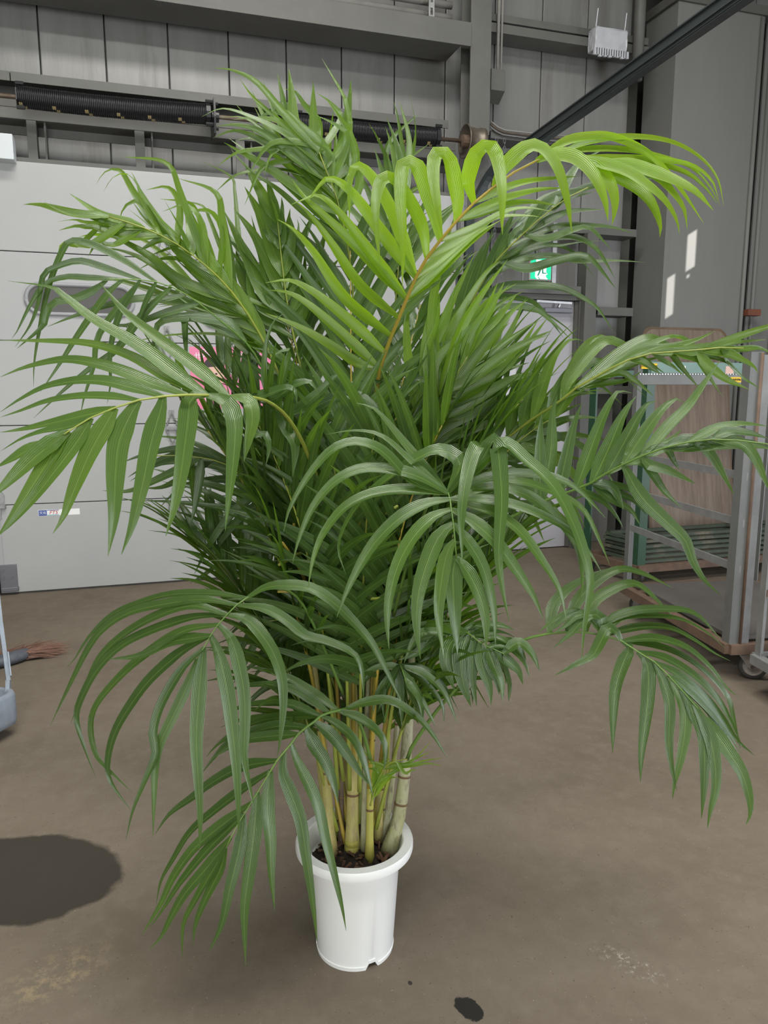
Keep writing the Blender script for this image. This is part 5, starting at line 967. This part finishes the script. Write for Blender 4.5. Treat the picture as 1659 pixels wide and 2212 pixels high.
# N3: mid right blades that fill towards the door
traced([(850, 1350, 2.2), (920, 1200, 2.15), (1000, 1080, 2.08), (1080, 990, 2.0), (1150, 930, 1.95), (1200, 900, 1.93)],
 [(cP, -.02, [(.034, (940, 1170), (1010, 1010), (1060, 900), (1110, 820)), (.034, (990, 1095), (1060, 960), (1110, 870), (1165, 810)), (.034, (1020, 1060), (1100, 950), (1150, 890), (1200, 830)), (.034, (1080, 990), (1130, 920), (1190, 860), (1250, 820)), (.032, (1000, 1080), (1080, 1040), (1160, 1010), (1240, 1000)), (.032, (1080, 990), (1150, 960), (1230, 940), (1310, 950)), (.032, (960, 1140), (1060, 1100), (1160, 1090), (1230, 1130)), (.032, (930, 1190), (960, 1040), (990, 930), (1040, 840)), (.032, (1150, 930), (1190, 880), (1240, 850), (1290, 850)), (.03, (1040, 1030), (1130, 1050), (1190, 1090), (1230, 1150)), (.03, (1120, 960), (1200, 990), (1250, 1040), (1280, 1100))])],
 .38, .006, 'rachis', up=.5, dens=2)
# O: dark little frond low in the middle
traced([(830, 1560, 2.1), (850, 1480, 2.05), (862, 1440, 2.0), (866, 1440, 1.95), (872, 1455, 1.92), (878, 1475, 1.91)],
 [(c5, -.04, [(.022, (1000, 940), (1100, 990), (1200, 1080), (1260, 1170), (1270, 1280)), (.022, (1010, 960), (1080, 1050), (1130, 1150), (1145, 1290)), (.022, (1010, 930), (1150, 980), (1270, 1090), (1350, 1280)), (.022, (990, 940), (900, 1050), (860, 1130), (845, 1230)), (.024, (1000, 960), (1010, 1100), (1020, 1300)), (.022, (990, 930), (880, 940), (790, 970)), (.022, (1000, 950), (930, 1040), (880, 1200)), (.022, (1020, 980), (1100, 1080), (1160, 1180), (1220, 1300)), (.02, (1000, 920), (1130, 940), (1260, 1010), (1370, 1090))])],
 .23, .004, 'rachis_green', up=.9, dens=1)
# P: broad glossy blades right of the canes
traced([(880, 1560, 2.12), (930, 1450, 2.05), (975, 1375, 1.98), (1005, 1365, 1.93), (1040, 1390, 1.90), (1080, 1408, 1.88), (1100, 1420, 1.88)],
 [(c5, -.03, [(.045, (1380, 735), (1300, 800), (1280, 920), (1330, 1080)), (.045, (1395, 745), (1370, 870), (1380, 1020), (1430, 1180)), (.030, (1410, 780), (1440, 900), (1440, 1020), (1465, 1180)), (.032, (1470, 800), (1500, 940), (1540, 1060), (1550, 1170)), (.032, (1530, 830), (1570, 930), (1610, 1030), (1620, 1150)), (.034, (1400, 740), (1500, 750), (1600, 800), (1680, 860)), (.034, (1390, 730), (1500, 690), (1600, 690), (1690, 720)), (.030, (1350, 740), (1150, 730), (1080, 800), (1030, 920)), (.034, (1320, 760), (1200, 780), (1100, 860), (1000, 900))]),
  (c8, -.03, [(.03, (420, 200), (480, 190), (560, 260), (590, 340)), (.03, (450, 230), (540, 180), (600, 230), (635, 310)), (.03, (430, 210), (500, 270), (540, 310), (560, 370))])],
 .23, .005, 'rachis_green', up=.7, dens=1)
# Q: left middle fronds behind
traced([(735, 1350, 2.25), (690, 1240, 2.22), (630, 1130, 2.15), (560, 1050, 2.1), (480, 1000, 2.05), (400, 985, 2.02), (330, 985, 2.0)],
 [(cP, .03, [(.026, (560, 1050), (480, 990), (400, 950), (310, 940)), (.026, (520, 1025), (440, 1000), (350, 1000), (280, 1040)), (.026, (480, 1000), (400, 970), (320, 980), (260, 1000)), (.028, (600, 1090), (500, 1060), (400, 1030), (320, 1010)), (.028, (640, 1150), (540, 1110), (440, 1060), (350, 1040)), (.028, (560, 1050), (520, 950), (470, 900), (400, 880)), (.028, (610, 1100), (560, 1000), (500, 930), (440, 900)), (.028, (640, 1150), (600, 1040), (560, 960), (500, 880)), (.026, (430, 990), (350, 1030), (280, 1060), (220, 1060)), (.03, (650, 1160), (570, 1180), (490, 1210), (410, 1260)), (.026, (560, 1060), (500, 1110), (450, 1180), (420, 1240)), (.026, (440, 990), (430, 1040), (420, 1100), (410, 1140)), (.028, (620, 1110), (520, 1100), (430, 1090), (350, 1080)), (.028, (660, 1180), (560, 1150), (480, 1140), (390, 1160))])],
 .23, .005, 'rachis', up=.5, dens=1)
# Q2: arching blades over the heart of the plant
traced([(740, 1300, 2.1), (730, 1150, 2.05), (700, 1010, 1.98), (670, 930, 1.9), (620, 880, 1.82), (570, 860, 1.78), (530, 862, 1.75)],
 [(c3, -.06, [(.034, (160, 850), (250, 720), (360, 640), (470, 620), (520, 700)), (.034, (110, 790), (200, 690), (330, 650), (380, 680), (390, 750)), (.034, (200, 880), (350, 800), (500, 700), (640, 570), (690, 580)), (.034, (260, 900), (420, 800), (600, 720), (760, 700), (880, 790), (920, 880)), (.034, (330, 960), (500, 840), (700, 770), (860, 750), (960, 760), (1010, 800)), (.034, (430, 1010), (560, 930), (720, 830), (840, 790)), (.03, (50, 760), (130, 740), (130, 850), (90, 1000), (75, 1100)), (.03, (240, 870), (330, 900), (380, 1000), (365, 1190)), (.026, (130, 920), (200, 930), (225, 1010), (205, 1120)), (.026, (320, 850), (400, 850), (420, 930), (380, 1000)),
   (.026, (500, 980), (700, 860), (780, 700), (790, 620), (740, 620), (720, 700)), (.030, (520, 1000), (760, 820), (840, 640), (900, 610), (850, 640), (830, 720)), (.034, (550, 1020), (800, 800), (980, 620), (960, 680), (1030, 790), (1110, 900)), (.030, (560, 1040), (900, 800), (1100, 600), (1170, 640), (1200, 740), (1235, 835)), (.016, (300, 760), (200, 640), (205, 400), (260, 250), (320, 215), (340, 240)), (.022, (330, 500), (350, 430), (290, 440), (220, 490))])],
 .23, .006, 'rachis', up=.8, dens=0)
# R: low left small fronds
traced([(730, 1500, 2.2), (690, 1400, 2.18), (640, 1350, 2.12), (590, 1340, 2.08), (540, 1360, 2.05)],
 [(cP, .0, [(.024, (690, 1400), (620, 1330), (560, 1290), (500, 1260)), (.024, (650, 1355), (590, 1390), (550, 1420), (510, 1430)), (.024, (620, 1345), (560, 1380), (510, 1390), (470, 1420)), (.024, (600, 1340), (560, 1340), (520, 1350), (480, 1390)), (.024, (700, 1420), (650, 1400), (590, 1440), (540, 1440)), (.026, (700, 1430), (680, 1480), (660, 1540), (650, 1590)), (.024, (660, 1365), (640, 1330), (590, 1290), (540, 1270)), (.026, (690, 1400), (610, 1400), (540, 1440), (500, 1480)), (.024, (570, 1348), (550, 1390), (530, 1430), (520, 1470)), (.026, (710, 1440), (640, 1460), (570, 1490), (520, 1540))])],
 .23, .004, 'rachis', up=.6, dens=1)
# S: small yellow-green sprout by the pot
traced([(800, 1740, 2.06), (812, 1700, 2.05), (830, 1660, 2.04), (850, 1645, 2.03), (880, 1640, 2.02)],
 [(c7, -.02, [(.010, (890, 480), (960, 400), (1060, 330), (1250, 240)), (.008, (900, 460), (1000, 380), (1130, 290), (1240, 170)), (.008, (950, 400), (1100, 350), (1220, 330), (1330, 355)), (.014, (860, 540), (830, 400), (880, 340), (1000, 330), (1100, 345)), (.008, (950, 390), (1080, 340), (1200, 310), (1330, 290)), (.014, (840, 590), (900, 470), (960, 430), (1010, 440)), (.016, (830, 600), (850, 430), (820, 330), (740, 220)), (.014, (840, 560), (870, 380), (920, 300), (960, 330)), (.010, (930, 420), (860, 470), (820, 520), (790, 560)), (.010, (960, 390), (900, 350), (850, 330), (780, 330)), (.010, (900, 470), (860, 400), (820, 370), (760, 370)), (.010, (1000, 360), (1050, 400), (1100, 380), (1140, 380))])],
 .72, .003, 'rachis', up=.7, W=.012)
# ---- fronds of the dense heart and the far side, grown in space
rnd = random.Random(21)
AX = Vector((PCX, PCY, 0)); TC = Vector((-PCX, -PCY, 0)).normalized()
def grown(az, z0, lean0, L, droop, tint, npair=22, W=.030, LL=.42, r_off=.06):
    out = Vector((math.cos(az), math.sin(az), 0)); p = AX+out*r_off+Vector((0, 0, z0)); e = math.radians(lean0); pts = [p.copy()]; N = 18; ds = L/N
    for i in range(N):
        d = out*math.cos(e)+Vector((0, 0, 1))*math.sin(e); p = p+d*ds; pts.append(p.copy()); e -= math.radians(droop)*(i/N)*2/N
    fo, S_ = frond([pts[0], pts[5], pts[9], pts[13], pts[16], pts[18]], .0065, 'rachis' if rnd.random() < .6 else 'rachis_gold')
    lat = Vector((-out.y, out.x, 0))
    for k in range(npair):
        f = .30+.70*(k+.5)/npair; x = f*25; i = min(int(x), 24); b = S_[i].lerp(S_[i+1], x-i); T = (S_[i+1]-S_[i]).normalized(); Nn = lat.cross(T)
        if Nn.z < 0: Nn = -Nn
        for s in (-1, 1):
            a = math.radians(66-40*f+rnd.uniform(-7, 7)); ln = LL*(.55+.9*math.sin(math.pi*min(1, f*.86+.04)))*rnd.uniform(.85, 1.12)*.8
            d = (T*math.cos(a)+lat*s*math.sin(a)+Nn*rnd.uniform(.10, .38)).normalized(); P = [b]; q = b.copy(); M_ = 7; dg = rnd.uniform(.25, 1.25)
            for j in range(M_):
                q = q+d*(ln/M_); P.append(q.copy()); d = (d+Vector((0, 0, -dg*.16*(j/M_+.25)))).normalized()
            nr = (Nn+lat*(-s)*.35).normalized()
            blade(P, W*rnd.uniform(.85, 1.1), nr, max(0, min(1, tint+rnd.uniform(-.1, .1))), fo, twist=rnd.uniform(-.3, .3))
base_az = math.atan2(TC.y, TC.x)
# (azimuth relative to the viewer, start height, start angle, length, droop, tint)
for az, z0, ln0, L, dr, ti in ((180, .5, 88, 1.5, 20, .42), (150, .5, 84, 1.40, 30, .38), (210, .5, 84, 1.40, 30, .38), (120, .5, 82, 1.25, 38, .30), (240, .5, 82, 1.25, 38, .30), (90, .5, 82, 1.15, 40, .26), (270, .5, 82, 1.15, 40, .26), (165, .35, 72, 1.2, 40, .25), (200, .35, 70, 1.2, 40, .25),
    (60, .5, 86, 1.05, 28, .24), (300, .5, 86, 1.05, 28, .24), (20, .5, 88, 1.0, 16, .2), (340, .5, 88, 1.0, 16, .2), (105, .35, 76, .95, 45, .16), (255, .35, 76, .95, 45, .16), (140, .3, 74, 1.0, 45, .16), (225, .3, 74, 1.0, 45, .16), (180, .3, 80, .9, 40, .1)):
    grown(base_az+math.radians(az), z0, ln0, L, dr, .26, 26, .028, .36, rnd.uniform(.03, .09))
# ---- petioles climbing from the canes into the crown
for k, (top, m) in enumerate(CT):
    for j in range(3):
        e = AX+Vector((rnd.uniform(-.22, .22), rnd.uniform(-.16, .16), rnd.uniform(1.05, 1.35))); bm = bmesh.new(); S_ = spline([top-Vector((0, 0, .05)), top.lerp(e, .5)+Vector((0, 0, .04)), e], 9); tube(bm, S_, [.008-.0045*i/8 for i in range(9)], 7); frombm('petiole', bm, ('rachis_gold', 'rachis', 'rachis_green')[(k+j) % 3], palm, True)
# ---- emit leaflets: the 300 largest as separate sub-parts, the rest as one stuff mesh
def setattrs(me, uvs, tints):
    l = me.uv_layers.new(name='uv'); idx = [0]*len(me.loops); me.loops.foreach_get('vertex_index', idx)
    flat_ = []
    for i in idx: flat_ += uvs[i]
    l.data.foreach_set('uv', flat_); a = me.attributes.new('tint', 'FLOAT', 'POINT'); a.data.foreach_set('value', tints)
    me.materials.append(M['leaf']); me.shade_smooth()
NT = sum(1 for L in LEAVES)
traced_n = [i for i, L in enumerate(LEAVES) if i < 0]
order = sorted(range(NT), key=lambda i: -LEAVES[i][5]/((CAMP-LEAVES[i][1][len(LEAVES[i][1])//2]).length**2))
single = set(order[:298]); V = []; Fc = []; U = []; Tn = []
for i, (fo, vs, fs, uv, ti, sz) in enumerate(LEAVES):
    if i in single:
        og = vs[1]; me = bpy.data.meshes.new('leaflet'); me.from_pydata([v-og for v in vs], [], fs); setattrs(me, uv, [ti]*len(vs)); link('leaflet', me, fo, og)
    else:
        k = len(V); V += vs; Fc += [tuple(q+k for q in f) for f in fs]; U += uv; Tn += [ti]*len(vs)
og = Vector((PCX, PCY, 1)); me = bpy.data.meshes.new('leaflets'); me.from_pydata([v-og for v in V], [], Fc); setattrs(me, U, Tn); lo_ = link('leaflets', me, palm, og); lo_['kind'] = 'stuff'; lo_['label'] = 'dense mass of narrow green leaflets in the heart of the palm'
print('LEAFLETS', NT, 'stuff', NT-len(single))
